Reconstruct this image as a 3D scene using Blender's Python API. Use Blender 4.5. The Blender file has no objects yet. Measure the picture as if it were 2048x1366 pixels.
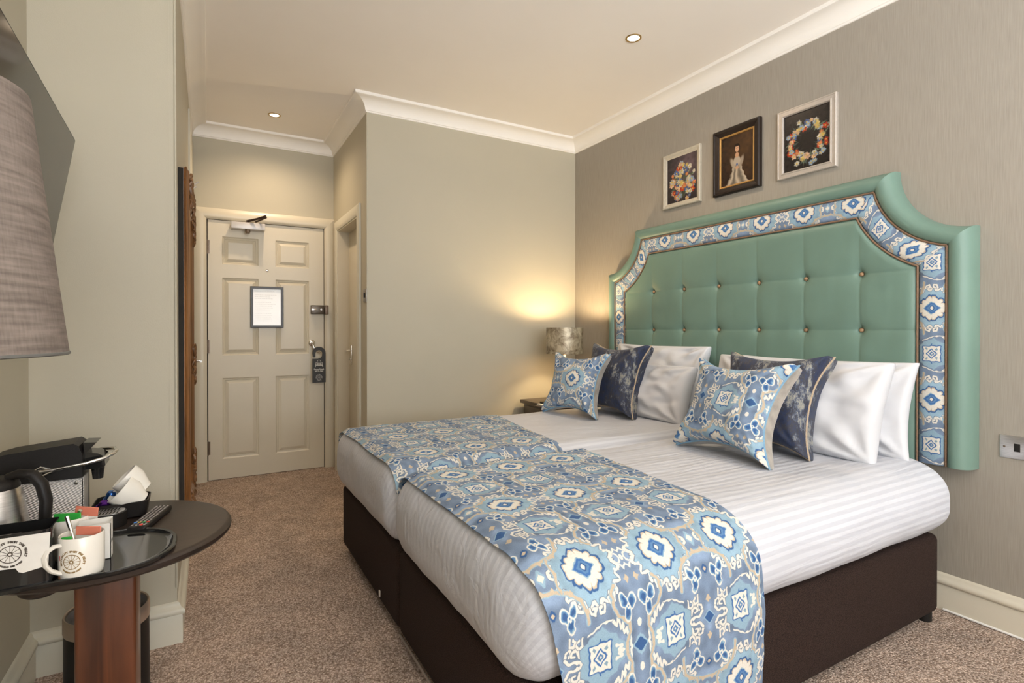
import bpy, bmesh, math, random
import numpy as np
from mathutils import Vector, Matrix, noise as mnoise

# ------------------------------------------------------------------ camera, world, lights, exposure
SC = bpy.context.scene
COL = SC.collection
YAW, PITCH = math.radians(29.67), math.radians(0.35)
FPX = 1069.0
cam_d = bpy.data.cameras.new('camera'); cam = bpy.data.objects.new('camera', cam_d); COL.objects.link(cam)
cam.location = (0, 0, 1.15)
cam.rotation_euler = (math.pi / 2 - PITCH, 0, -YAW)
cam_d.sensor_width = 36.0; cam_d.lens = FPX / 2048 * 36.0
PYC = 658 + FPX * math.tan(PITCH)
cam_d.shift_y = (PYC - 683) / 2048.0
cam_d.clip_start = 0.02
SC.camera = cam
SC.view_settings.view_transform = 'Standard'; SC.view_settings.look = 'None'
SC.view_settings.gamma = 1.0; SC.view_settings.use_curve_mapping = False
SC.view_settings.exposure = 0.26
SC.cycles.use_denoising = True
SC.cycles.max_bounces = 12; SC.cycles.diffuse_bounces = 9
SC.cycles.sample_clamp_indirect = 6.0
W = bpy.data.worlds.new('world'); SC.world = W; W.use_nodes = True
bg = W.node_tree.nodes['Background']; bg.inputs[0].default_value = (0.80, 0.90, 1.0, 1); bg.inputs[1].default_value = 1.0

def area_light(name, loc, rot, sx, sy, power, col):
    d = bpy.data.lights.new(name, 'AREA'); d.shape = 'RECTANGLE'; d.size = sx; d.size_y = sy
    d.energy = power; d.color = col
    o = bpy.data.objects.new(name, d); COL.objects.link(o); o.location = loc; o.rotation_euler = rot
    return o
# daylight coming through the sash window of the wall behind the camera
area_light('window_daylight', (1.15, -3.56, 1.40), (math.radians(90), 0, 0), 2.7, 1.7, 30.0, (0.80, 0.90, 1.0))
# upward fill added at the same window to brighten the ceiling
area_light('added_up_fill', (1.15, -3.54, 1.50), (math.radians(150), 0, 0), 2.7, 1.8, 110.0, (0.95, 0.97, 1.0))
# side fill added at an invented window in the left wall, behind the camera
area_light('added_side_fill', (-0.57, -2.15, 1.50), (math.radians(90), 0, math.radians(-90)), 2.3, 1.9, 26.0, (0.88, 0.93, 1.0))
area_light('added_side_up_fill', (-0.55, -2.15, 1.45), (math.radians(156), 0, math.radians(-90)), 2.3, 1.8, 250.0, (0.96, 0.97, 1.0))  # steep upward fill, added to lift the ceiling

DOWNLIGHTS = [(1.957, 2.141), (0.422, 4.183), (0.60, 0.75), (1.957, 0.20)]
DL_POWER = [28, 34, 5, 3]
CEIL = 2.685
WARM = (1.0, 0.76, 0.52)

# ------------------------------------------------------------------ helpers
ORG = {}
def tag(o, label=None, cat=None, group=None, kind=None):
    if label: o['label'] = label
    if cat: o['category'] = cat
    if group: o['group'] = group
    if kind: o['kind'] = kind
    return o
def thing(name, loc, label, cat, group=None):
    o = bpy.data.objects.new(name, None); COL.objects.link(o); o.location = loc
    o.empty_display_size = 0.05
    ORG[o.name] = Vector(loc)
    return tag(o, label, cat, group)

class MB:
    def __init__(s): s.v = []; s.f = []; s.uv = None
    def add(s, v, f):
        b = len(s.v); s.v.extend([tuple(p) for p in v]); s.f.extend([tuple(i + b for i in q) for q in f]); return s
    def box(s, x0, x1, y0, y1, z0, z1, bev=0.0, seg=2, mat=None):
        if bev <= 0:
            v = [(x, y, z) for x in (x0, x1) for y in (y0, y1) for z in (z0, z1)]
            f = [(0, 1, 3, 2), (4, 6, 7, 5), (0, 4, 5, 1), (2, 3, 7, 6), (0, 2, 6, 4), (1, 5, 7, 3)]
        else:
            bm = bmesh.new(); bmesh.ops.create_cube(bm, size=1.0)
            for w in bm.verts:
                w.co = Vector(((x0 + x1) / 2 + w.co.x * (x1 - x0), (y0 + y1) / 2 + w.co.y * (y1 - y0), (z0 + z1) / 2 + w.co.z * (z1 - z0)))
            bmesh.ops.bevel(bm, geom=list(bm.edges), offset=bev, segments=seg, affect='EDGES', profile=0.5)
            bm.verts.index_update()
            v = [tuple(w.co) for w in bm.verts]; f = [tuple(w.index for w in q.verts) for q in bm.faces]; bm.free()
        if mat is not None: v = [tuple(mat @ Vector(p)) for p in v]
        return s.add(v, f)
    def prism(s, poly, fn, t0, t1):
        """poly 2D ccw; fn(a,b,t)->3D"""
        n = len(poly)
        v = [fn(a, b, t0) for a, b in poly] + [fn(a, b, t1) for a, b in poly]
        f = [tuple(range(n))[::-1], tuple(range(n, 2 * n))] + [(i, (i + 1) % n, n + (i + 1) % n, n + i) for i in range(n)]
        return s.add(v, f)
    def lathe(s, prof, c=(0, 0, 0), n=32, mat=None, cap=True):
        """prof list of (r,z)"""
        v = []; f = []
        for r, z in prof:
            for k in range(n):
                a = 2 * math.pi * k / n; v.append((c[0] + r * math.cos(a), c[1] + r * math.sin(a), c[2] + z))
        m = len(prof)
        for i in range(m - 1):
            for k in range(n):
                k2 = (k + 1) % n; f.append((i * n + k, i * n + k2, (i + 1) * n + k2, (i + 1) * n + k))
        if cap:
            if prof[0][0] > 1e-6: f.append(tuple(range(n))[::-1])
            if prof[-1][0] > 1e-6: f.append(tuple((m - 1) * n + k for k in range(n)))
        if mat is not None: v = [tuple(mat @ Vector(p)) for p in v]
        return s.add(v, f)
    def tube(s, path, r, n=8, closed=False, flat=None):
        P = [Vector(p) for p in path]; m = len(P); rings = []; up = None; v = []; f = []
        for i in range(m):
            if closed: t = P[(i + 1) % m] - P[i - 1]
            else: t = P[min(i + 1, m - 1)] - P[max(i - 1, 0)]
            t.normalize()
            if up is None:
                up = Vector((0, 0, 1)) if abs(t.z) < 0.9 else Vector((1, 0, 0))
            a = (up - t * up.dot(t)).normalized(); b = t.cross(a); up = a
            rr = r[i] if isinstance(r, (list, tuple)) else r
            for k in range(n):
                an = 2 * math.pi * k / n
                v.append(tuple(P[i] + (a * math.cos(an) + b * math.sin(an) * (flat or 1.0)) * rr))
        for i in range(m if closed else m - 1):
            j = (i + 1) % m
            for k in range(n):
                k2 = (k + 1) % n; f.append((i * n + k, i * n + k2, j * n + k2, j * n + k))
        if not closed: f.append(tuple(range(n))[::-1]); f.append(tuple((m - 1) * n + k for k in range(n)))
        return s.add(v, f)
    def grid(s, P, uv=None, closed_u=False):
        """P array (a,b,3)"""
        P = np.asarray(P, float); a, b = P.shape[:2]; base = len(s.v)
        s.v.extend(map(tuple, P.reshape(-1, 3).tolist()))
        i = np.arange(a - (0 if closed_u else 1))[:, None]; j = np.arange(b - 1)[None, :]
        i2 = (i + 1) % a
        q = np.stack([i * b + j, i2 * b + j, i2 * b + j + 1, i * b + j + 1], -1).reshape(-1, 4) + base
        s.f.extend(map(tuple, q.tolist()))
        if uv is not None:
            if s.uv is None: s.uv = {}
            s.uv[base] = np.asarray(uv, float).reshape(-1, 2)
        return s
    def build(s, name, m, parent=None, smooth=True, org=None, ang=40, flip=False):
        v = np.array(s.v, float)
        if parent is not None: o0 = ORG[parent.name]
        elif org is not None: o0 = Vector(org)
        else:
            lo, hi = v.min(0), v.max(0); o0 = Vector(((lo[0] + hi[0]) / 2, (lo[1] + hi[1]) / 2, lo[2]))
        v = v - np.array(o0)
        me = bpy.data.meshes.new(name)
        nv = len(v); me.vertices.add(nv); me.vertices.foreach_set('co', v.astype(np.float32).ravel())
        cnt = np.array([len(q) for q in s.f], np.int32)
        idx = np.fromiter((i for q in s.f for i in (q[::-1] if flip else q)), np.int32, int(cnt.sum()))
        me.loops.add(len(idx)); me.loops.foreach_set('vertex_index', idx)
        me.polygons.add(len(cnt)); st = np.concatenate([[0], np.cumsum(cnt)[:-1]]).astype(np.int32)
        me.polygons.foreach_set('loop_start', st); me.polygons.foreach_set('loop_total', cnt)
        me.update(calc_edges=True); me.validate()
        if s.uv is not None:
            uvv = np.zeros((nv, 2))
            for b, u in s.uv.items(): uvv[b:b + len(u)] = u
            ul = me.uv_layers.new(name='uv'); li = np.zeros(len(me.loops), np.int32); me.loops.foreach_get('vertex_index', li)
            ul.data.foreach_set('uv', uvv[li].astype(np.float32).ravel())
        if smooth:
            me.polygons.foreach_set('use_smooth', np.ones(len(me.polygons), bool))
            try: me.set_sharp_from_angle(angle=math.radians(ang))
            except Exception: pass
        else: me.polygons.foreach_set('use_smooth', np.zeros(len(me.polygons), bool))
        me.materials.append(m)
        o = bpy.data.objects.new(name, me); COL.objects.link(o)
        if parent is not None: o.parent = parent
        else: o.location = o0
        ORG[o.name] = o0
        return o

def rot_about(c, rx=0, ry=0, rz=0):
    from mathutils import Euler
    c = Vector(c); return Matrix.Translation(c) @ Euler((rx, ry, rz)).to_matrix().to_4x4() @ Matrix.Translation(-c)
def frame(o, xa, ya, za):
    M = Matrix.Identity(4)
    for i, a in enumerate((xa, ya, za)):
        a = Vector(a)
        for j in range(3): M[j][i] = a[j]
    for j in range(3): M[j][3] = o[j]
    return M

# ------------------------------------------------------------------ materials
def srgb(r, g, b):
    f = lambda c: (c / 255 / 12.92) if c / 255 <= 0.04045 else ((c / 255 + 0.055) / 1.055) ** 2.4
    return (f(r), f(g), f(b), 1)
def mat(name, col, rough=0.6, metal=0.0, noise_amt=0.0, noise_scale=20.0, bump=0.0, bump_scale=200.0, coat=0.0, spec=0.5, stretch=None, col2=None, detail=3, sheen=0.0, trans=0.0, bdist=0.002):
    m = bpy.data.materials.new(name); m.use_nodes = True; nt = m.node_tree; b = nt.nodes['Principled BSDF']
    b.inputs['Base Color'].default_value = col; b.inputs['Roughness'].default_value = rough; b.inputs['Metallic'].default_value = metal
    b.inputs['Coat Weight'].default_value = coat; b.inputs['Specular IOR Level'].default_value = spec
    if sheen: b.inputs['Sheen Weight'].default_value = sheen
    if trans: b.inputs['Transmission Weight'].default_value = trans
    tc = nt.nodes.new('ShaderNodeTexCoord'); mp = nt.nodes.new('ShaderNodeMapping')
    nt.links.new(tc.outputs['Object'], mp.inputs[0])
    if stretch: mp.inputs['Scale'].default_value = stretch
    if noise_amt > 0 or col2:
        n = nt.nodes.new('ShaderNodeTexNoise'); n.inputs['Scale'].default_value = noise_scale; n.inputs['Detail'].default_value = detail
        nt.links.new(mp.outputs[0], n.inputs['Vector'])
        r = nt.nodes.new('ShaderNodeValToRGB'); nt.links.new(n.outputs[0], r.inputs[0])
        c2 = col2 or tuple(min(1, c * (1 + noise_amt)) for c in col[:3]) + (1,)
        c1 = col if col2 else tuple(c * (1 - noise_amt) for c in col[:3]) + (1,)
        r.color_ramp.elements[0].position = 0.35; r.color_ramp.elements[1].position = 0.65
        r.color_ramp.elements[0].color = c1; r.color_ramp.elements[1].color = c2
        nt.links.new(r.outputs[0], b.inputs['Base Color'])
    if bump > 0:
        n2 = nt.nodes.new('ShaderNodeTexNoise'); n2.inputs['Scale'].default_value = bump_scale; n2.inputs['Detail'].default_value = 2
        nt.links.new(mp.outputs[0], n2.inputs['Vector'])
        bp = nt.nodes.new('ShaderNodeBump'); bp.inputs['Strength'].default_value = bump; bp.inputs['Distance'].default_value = bdist
        nt.links.new(n2.outputs[0], bp.inputs['Height']); nt.links.new(bp.outputs[0], b.inputs['Normal'])
    return m
def emis(name, col, s):
    m = bpy.data.materials.new(name); m.use_nodes = True; b = m.node_tree.nodes['Principled BSDF']
    b.inputs['Base Color'].default_value = col; b.inputs['Emission Color'].default_value = col; b.inputs['Emission Strength'].default_value = s
    return m
def image_from(name, arr):
    """arr (h,w,3) painted in code, row 0 = bottom"""
    h, w = arr.shape[:2]
    im = bpy.data.images.new(name, w, h, alpha=False)
    px = np.ones((h, w, 4), np.float32); px[..., :3] = np.clip(arr, 0, 1)
    im.pixels.foreach_set(px.ravel()); im.update(); im.pack()
    return im
def img_mat(name, im, rough=0.8, bump=0.0, spec=0.3, ext='REPEAT'):
    m = bpy.data.materials.new(name); m.use_nodes = True; nt = m.node_tree; b = nt.nodes['Principled BSDF']
    t = nt.nodes.new('ShaderNodeTexImage'); t.image = im; t.extension = ext
    u = nt.nodes.new('ShaderNodeUVMap'); u.uv_map = 'uv'
    nt.links.new(u.outputs[0], t.inputs[0]); nt.links.new(t.outputs[0], b.inputs['Base Color'])
    b.inputs['Roughness'].default_value = rough; b.inputs['Specular IOR Level'].default_value = spec
    if bump:
        tc = nt.nodes.new('ShaderNodeTexCoord'); n2 = nt.nodes.new('ShaderNodeTexNoise'); n2.inputs['Scale'].default_value = 500
        nt.links.new(tc.outputs['Object'], n2.inputs['Vector'])
        bp = nt.nodes.new('ShaderNodeBump'); bp.inputs['Strength'].default_value = bump; bp.inputs['Distance'].default_value = 0.001
        nt.links.new(n2.outputs[0], bp.inputs['Height']); nt.links.new(bp.outputs[0], b.inputs['Normal'])
    return m

# paints
M_WALL = mat('sage_cream_paint', (0.465, 0.43, 0.335, 1), 0.6, noise_amt=0.012, noise_scale=3, bump=0.12, bump_scale=260)
M_CEIL = mat('ceiling_paint', (0.90, 0.86, 0.81, 1), 0.8, noise_amt=0.01, noise_scale=2)
M_CORN = mat('cornice_paint', (0.86, 0.83, 0.78, 1), 0.6, noise_amt=0.01, noise_scale=5)
M_TRIM = mat('trim_gloss_paint', (0.60, 0.57, 0.47, 1), 0.32, noise_amt=0.012, noise_scale=6)
M_TRIMR = mat('right_skirting_paint', (0.62, 0.57, 0.46, 1), 0.35, noise_amt=0.012, noise_scale=6)
M_DOOR = mat('door_paint', (0.60, 0.55, 0.44, 1), 0.35, noise_amt=0.012, noise_scale=5)
M_DARK = mat('dark_gap', (0.02, 0.016, 0.012, 1), 0.9, noise_amt=0.1)
M_CHROME = mat('chrome', (0.80, 0.79, 0.77, 1), 0.12, 1.0, noise_amt=0.02)
M_BRUSH = mat('brushed_steel', (0.66, 0.64, 0.63, 1), 0.33, 1.0, noise_amt=0.10, noise_scale=30, stretch=(1, 1, 12))
M_BLACKP = mat('black_plastic', (0.013, 0.011, 0.010, 1), 0.45, noise_amt=0.12, noise_scale=300, spec=0.28)
M_BLACKG = mat('black_gloss', (0.012, 0.012, 0.012, 1), 0.07, noise_amt=0.05)
M_CERAM = mat('white_ceramic', (0.80, 0.77, 0.70, 1), 0.18, noise_amt=0.01)
M_PAPER = mat('white_paper', (0.78, 0.76, 0.71, 1), 0.7, noise_amt=0.02, noise_scale=60)
M_BRONZE = mat('bronze_metal', (0.16, 0.12, 0.09, 1), 0.35, 0.8, noise_amt=0.1)
M_BRASS = mat('aged_brass', (0.62, 0.45, 0.22, 1), 0.3, 1.0, noise_amt=0.08)

def carpet_mat():
    m = bpy.data.materials.new('loop_carpet'); m.use_nodes = True; nt = m.node_tree; b = nt.nodes['Principled BSDF']
    tc = nt.nodes.new('ShaderNodeTexCoord')
    v = nt.nodes.new('ShaderNodeTexVoronoi'); v.inputs['Scale'].default_value = 170; nt.links.new(tc.outputs['Object'], v.inputs['Vector'])
    r = nt.nodes.new('ShaderNodeValToRGB'); nt.links.new(v.outputs['Color'], r.inputs[0])
    r.color_ramp.elements[0].position = 0.1; r.color_ramp.elements[0].color = (0.32, 0.24, 0.19, 1)
    r.color_ramp.elements[1].position = 0.9; r.color_ramp.elements[1].color = (0.76, 0.63, 0.54, 1)
    r2 = nt.nodes.new('ShaderNodeValToRGB'); nt.links.new(v.outputs['Distance'], r2.inputs[0])
    r2.color_ramp.elements[0].position = 0.25; r2.color_ramp.elements[0].color = (1, 1, 1, 1)
    r2.color_ramp.elements[1].position = 0.75; r2.color_ramp.elements[1].color = (0.55, 0.51, 0.48, 1)
    mx = nt.nodes.new('ShaderNodeMix'); mx.data_type = 'RGBA'; mx.blend_type = 'MULTIPLY'; mx.inputs[0].default_value = 1
    nt.links.new(r.outputs[0], mx.inputs[6]); nt.links.new(r2.outputs[0], mx.inputs[7])
    n = nt.nodes.new('ShaderNodeTexNoise'); n.inputs['Scale'].default_value = 9; n.inputs['Detail'].default_value = 5; nt.links.new(tc.outputs['Object'], n.inputs['Vector'])
    r3 = nt.nodes.new('ShaderNodeValToRGB'); nt.links.new(n.outputs[0], r3.inputs[0])
    r3.color_ramp.elements[0].position = 0.35; r3.color_ramp.elements[0].color = (0.86, 0.86, 0.86, 1); r3.color_ramp.elements[1].position = 0.65; r3.color_ramp.elements[1].color = (1.1, 1.08, 1.06, 1)
    mx2 = nt.nodes.new('ShaderNodeMix'); mx2.data_type = 'RGBA'; mx2.blend_type = 'MULTIPLY'; mx2.inputs[0].default_value = 1
    nt.links.new(mx.outputs[2], mx2.inputs[6]); nt.links.new(r3.outputs[0], mx2.inputs[7]); nt.links.new(mx2.outputs[2], b.inputs['Base Color'])
    b.inputs['Roughness'].default_value = 0.95; b.inputs['Specular IOR Level'].default_value = 0.1
    bp = nt.nodes.new('ShaderNodeBump'); bp.invert = True; bp.inputs['Strength'].default_value = 0.9; bp.inputs['Distance'].default_value = 0.004
    nt.links.new(v.outputs['Distance'], bp.inputs['Height']); nt.links.new(bp.outputs[0], b.inputs['Normal'])
    return m
M_CARPET = carpet_mat()

def wallpaper_mat():
    m = bpy.data.materials.new('grasscloth_wallpaper'); m.use_nodes = True; nt = m.node_tree; b = nt.nodes['Principled BSDF']
    tc = nt.nodes.new('ShaderNodeTexCoord'); mp = nt.nodes.new('ShaderNodeMapping'); mp.inputs['Scale'].default_value = (1, 1, 0.035)
    nt.links.new(tc.outputs['Object'], mp.inputs[0])
    n = nt.nodes.new('ShaderNodeTexNoise'); n.inputs['Scale'].default_value = 300; n.inputs['Detail'].default_value = 3; nt.links.new(mp.outputs[0], n.inputs['Vector'])
    r = nt.nodes.new('ShaderNodeValToRGB'); nt.links.new(n.outputs[0], r.inputs[0])
    r.color_ramp.elements[0].position = 0.3; r.color_ramp.elements[0].color = (0.285, 0.255, 0.213, 1)
    r.color_ramp.elements[1].position = 0.7; r.color_ramp.elements[1].color = (0.345, 0.312, 0.262, 1)
    nt.links.new(r.outputs[0], b.inputs['Base Color']); b.inputs['Roughness'].default_value = 0.6
    bp = nt.nodes.new('ShaderNodeBump'); bp.inputs['Strength'].default_value = 0.35; bp.inputs['Distance'].default_value = 0.001
    nt.links.new(n.outputs[0], bp.inputs['Height']); nt.links.new(bp.outputs[0], b.inputs['Normal'])
    return m
M_PAPERWALL = wallpaper_mat()

def wood_mat(name, c1, c2, rough=0.35, scale=(30, 30, 1.6), coat=0.2):
    m = bpy.data.materials.new(name); m.use_nodes = True; nt = m.node_tree; b = nt.nodes['Principled BSDF']
    tc = nt.nodes.new('ShaderNodeTexCoord'); mp = nt.nodes.new('ShaderNodeMapping'); mp.inputs['Scale'].default_value = scale
    nt.links.new(tc.outputs['Object'], mp.inputs[0])
    n = nt.nodes.new('ShaderNodeTexNoise'); n.inputs['Scale'].default_value = 1.0; n.inputs['Detail'].default_value = 6; n.inputs['Distortion'].default_value = 0.6
    nt.links.new(mp.outputs[0], n.inputs['Vector'])
    r = nt.nodes.new('ShaderNodeValToRGB'); nt.links.new(n.outputs[0], r.inputs[0])
    r.color_ramp.elements[0].position = 0.3; r.color_ramp.elements[0].color = c1; r.color_ramp.elements[1].position = 0.7; r.color_ramp.elements[1].color = c2
    nt.links.new(r.outputs[0], b.inputs['Base Color']); b.inputs['Roughness'].default_value = rough; b.inputs['Coat Weight'].default_value = coat
    b.inputs['Coat Roughness'].default_value = 0.25
    return m

# ------------------------------------------------------------------ fabric pattern painted in code (ikat medallions)
def blur2(a, k=1):
    for _ in range(k):
        p = np.pad(a, ((1, 1), (1, 1)) + ((0, 0),) * (a.ndim - 2), mode='edge')
        a = (p[:-2, 1:-1] + p[2:, 1:-1] + p[1:-1, :-2] + p[1:-1, 2:] + 2 * p[1:-1, 1:-1]) / 6
    return a
def vnoise(w, h, sx, sy, seed):
    rs = np.random.RandomState(seed); g = rs.rand(int(sy) + 2, int(sx) + 2)
    y = np.linspace(0, sy, h)[:, None] * np.ones((1, w)); x = np.linspace(0, sx, w)[None, :] * np.ones((h, 1))
    xi = x.astype(int); yi = y.astype(int); fx = x - xi; fy = y - yi; fx = fx * fx * (3 - 2 * fx); fy = fy * fy * (3 - 2 * fy)
    return (g[yi, xi] * (1 - fx) + g[yi, xi + 1] * fx) * (1 - fy) + (g[yi + 1, xi] * (1 - fx) + g[yi + 1, xi + 1] * fx) * fy
QW, QH = 230.0, 185.0
def ikat_tile():
    S = 1.9; w, h = int(QW * S), int(QH * S)
    X = (np.arange(w) + 0.5)[None, :] / S * np.ones((h, 1)); Y = (np.arange(h) + 0.5)[:, None] / S * np.ones((1, w))
    wx = (vnoise(w, h, 26, 22, 3) - 0.5) * 5.5; wy = (vnoise(w, h, 26, 22, 4) - 0.5) * 5.5
    X = X + wx; Y = Y + wy
    navy = np.array([52, 86, 132]) / 255; mid = np.array([84, 120, 158]) / 255; slate = np.array([114, 132, 156]) / 255
    light = np.array([138, 166, 184]) / 255; cream = np.array([212, 208, 198]) / 255; tan = np.array([184, 168, 146]) / 255
    img = np.ones((h, w, 3)) * slate
    n1 = vnoise(w, h, 9, 8, 7)[..., None]; img = img * (0.82 + 0.36 * n1)
    def paint(mask, col, soft=1.0):
        nonlocal img
        a = np.clip(mask / soft + 0.5, 0, 1)[..., None]
        img = img * (1 - a) + np.array(col) * a
    def dist(pl, closed=False):
        d = np.full((h, w), 1e9); P = list(pl) + ([pl[0]] if closed else [])
        for (x0, y0), (x1, y1) in zip(P[:-1], P[1:]):
            dx, dy = x1 - x0, y1 - y0; L = dx * dx + dy * dy + 1e-9
            t = np.clip(((X - x0) * dx + (Y - y0) * dy) / L, 0, 1)
            d = np.minimum(d, np.hypot(X - x0 - t * dx, Y - y0 - t * dy))
        return d
    def stroke(pl, wd, col, closed=False, halo=None, hw=2.0):
        d = dist(pl, closed)
        if halo is not None: paint(wd / 2 + hw - d, halo)
        paint(wd / 2 - d, col)
    def poly(pl, col, grow=0.0):
        ins = np.zeros((h, w), bool); n = len(pl)
        for i in range(n):
            x0, y0 = pl[i]; x1, y1 = pl[(i + 1) % n]
            c = ((y0 > Y) != (y1 > Y)) & (X < (x1 - x0) * (Y - y0) / (y1 - y0 + 1e-9) + x0); ins ^= c
        d = dist(pl, True); sd = np.where(ins, d, -d) + grow
        paint(sd, col)
    cx, cy = 115.0, 185.0
    # light field around the big medallion, bounded by a cream wavy line with hooks
    ring = []
    for i in range(61):
        a = math.pi + math.pi * i / 60
        rr = 1 + 0.085 * math.sin(i * 60 / 60 * 1.05) 
        ring.append((cx + 88 * rr * math.cos(a), cy + 78 * rr * math.sin(a)))
    poly(ring + [(cx + 88, cy + 30), (cx - 88, cy + 30)], light)
    img = img * (0.93 + 0.14 * vnoise(w, h, 14, 12, 9)[..., None])
    # square field
    poly([(62, -30), (58, 26), (84, 44), (122, 62), (160, 40), (186, 14), (190, -30)], light * 0.97)
    stroke(ring, 7.0, cream, halo=slate * 0.8, hw=1.2)
    # hooks on the ring
    def curl(x, y, sx, sy, s=1.0, col=cream, wd=6.2):
        pl = [(x, y), (x + sx * 2 * s, y - sy * 15 * s), (x + sx * 15 * s, y - sy * 19 * s), (x + sx * 19 * s, y - sy * 7 * s), (x + sx * 11 * s, y - sy * 4 * s)]
        stroke(pl, wd, col, halo=slate * 0.75, hw=1.0)
    curl(62, 122, 1, 1); curl(168, 122, -1, 1); curl(96, 106, 1, 1, 0.8); curl(134, 106, -1, 1, 0.8)
    # big medallion with scalloped edge
    def star(r0, amp, nl, ph, ex=1.0, ey=1.0, sq=0.0):
        L = []
        for i in range(160):
            a = 2 * math.pi * i / 160
            rd = r0 + amp * abs(math.sin(nl * a / 2 + ph)) ** 0.6
            k = 1.0 / (abs(math.cos(a)) + abs(math.sin(a))) * sq + (1 - sq)
            L.append((cx + rd * k * ex * math.cos(a), cy + rd * k * ey * math.sin(a)))
        return L
    poly(star(42, 15, 12, 0.0, 1.02, 0.98, 0.45), navy * 1.05, 3.0)
    poly(star(42, 14, 12, 0.0, 1.0, 0.96, 0.45), tan * 1.05, 0)
    poly(star(38, 13, 12, 0.0, 1.0, 0.96, 0.45), cream, 0)
    for rr, c in ((28, light), (24, navy * 1.2), (17, mid * 1.05), (9, navy), (4.5, cream)):
        poly([(cx - rr, cy), (cx, cy + rr * .95), (cx + rr, cy), (cx, cy - rr * .95)], c, 2)
    # small squares at (115,0)
    poly([(86, -30), (86, 29), (144, 29), (144, -30)], navy * 1.1, 3.5)
    stroke([(115, 29), (115, 40)], 4, navy * 1.1)
    poly([(86, -30), (86, 29), (144, 29), (144, -30)], cream, 0)
    for px in (98, 132): poly([(px - 6, 18), (px, 24), (px + 6, 18), (px, 12)], light * .9)
    for rr, c in ((19, navy * 1.15), (14, cream), (9, mid), (4, cream)):
        poly([(115 - rr, 0), (115, rr), (115 + rr, 0), (115, -rr)], c, 1)
    # zig-zags on the B side and teeth
    zz = [(150, 72), (162, 56), (166, 70), (176, 46), (180, 60), (186, 34), (192, 46), (194, 20), (201, 30), (200, 6), (205, 0)]
    stroke(zz, 6.0, cream, halo=slate * .85, hw=1)
    stroke([(160, 14), (176, 10), (166, 4), (188, 0)], 6, cream)
    stroke([(84, 52), (104, 60), (122, 70), (150, 72)], 4.0, cream, halo=slate * .85, hw=1)
    # spirals between A axis and the square
    for k, (x, y, sx, sy) in enumerate([(22, 20, 1, -1), (58, 16, -1, -1), (70, 52, -1, 1), (34, 58, 1, 1)]):
        curl(x, y, sx, sy, 0.95, cream * 0.98, 6.0)
    stroke([(22, 20), (34, 8), (58, 6), (66, -10)], 6, cream * .98, halo=slate * .8, hw=1)
    # A axis: dark diamond, dots, pansies, arch, star
    poly([(-18, 0), (0, 18), (18, 0), (0, -18)], light, 2.5); poly([(-18, 0), (0, 18), (18, 0), (0, -18)], navy, -0.5)
    poly([(-6, 44), (0, 51), (6, 44), (0, 37)], tan, 1.5)
    def pansy(x, y, m):
        for ax, ay, rx, ry, ro in ((-12 * m, 6, 9, 13, 0.5 * m), (11 * m, 10, 8, 13, -0.6 * m), (2 * m, -14, 8, 14, 0.1 * m)):
            c, s_ = math.cos(ro), math.sin(ro)
            dx, dy = X - x - ax, Y - y - ay; u = dx * c + dy * s_; v = -dx * s_ + dy * c
            e = 1 - np.hypot(u / rx, v / ry); paint(e * rx + 3.6, cream); paint(e * rx + 0.8, light); paint(e * rx - 0.6, mid); paint(e * rx - 3.5, navy)
        poly([(x - 5, y), (x, y + 6), (x + 5, y), (x, y - 6)], cream, 1); poly([(x - 2, y), (x, y + 2), (x + 2, y), (x, y - 2)], mid, .5)
    arch = [(88, 78), (86, 100), (78, 122), (58, 140), (34, 148), (14, 154), (0, 152)]
    stroke(arch, 7.5, tan, halo=light, hw=2.2)
    stroke([(34, 148), (30, 168), (40, 190)], 6.5, tan, halo=light, hw=2)
    for (x, y) in ((88, 100), (60, 142), (14, 156)): poly([(x - 6, y), (x, y + 7), (x + 6, y), (x, y - 7)], tan, .5)
    pansy(40, 98, 1)
    poly([(-9, 112), (0, 123), (9, 112), (0, 101)], navy, 1); poly([(-6, 112), (0, 118), (6, 112), (0, 106)], tan)
    poly([(-8, 185), (0, 200), (8, 185), (0, 170)], light, 4); poly([(-9, 185), (0, 198), (9, 185), (0, 172)], cream)
    # B axis
    bx = 230
    stroke([(bx - 38, -8), (bx - 40, 14), (bx - 28, 36), (bx - 30, 54), (bx - 58, 72), (bx - 72, 96), (bx - 70, 122), (bx - 58, 132)], 7.0, tan, halo=light, hw=2)
    poly([(bx - 20, 0), (bx, 20), (bx + 20, 0), (bx, -20)], light, 3); poly([(bx - 18, 0), (bx, 18), (bx + 18, 0), (bx, -18)], navy)
    poly([(bx - 5, 50), (bx, 58), (bx + 5, 50), (bx, 42)], cream, 1.5)
    pansy(bx - 30, 90, -1)
    poly([(bx - 22, 140), (bx - 15, 148), (bx - 8, 140), (bx - 15, 132)], tan, 1.5)
    stroke([(bx - 40, 165), (bx - 28, 158), (bx - 22, 170), (bx - 10, 160), (bx, 172)], 4.5, cream)
    stroke([(bx - 30, 178), (bx - 16, 172), (bx - 8, 184), (bx, 180)], 3.5, cream)
    img = blur2(img, 2)
    img = np.clip(img * (0.965 + 0.07 * vnoise(w, h, w // 3, h // 3, 11)[..., None]), 0, 1)
    row = np.concatenate([img, img[:, ::-1]], 1); full = np.concatenate([row, row[::-1]], 0)
    return full
IM_IKAT = image_from('ikat_print', ikat_tile())
M_IKAT = img_mat('ikat_cloth', IM_IKAT, 0.75, bump=0.25)
def ikat_uv(u, v):   # metres -> uv, origin at the dark diamond (A axis, row 0)
    return np.stack([np.asarray(u) / (2 * QW / 1000), np.asarray(v) / (2 * QH / 1000)], -1)

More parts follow.
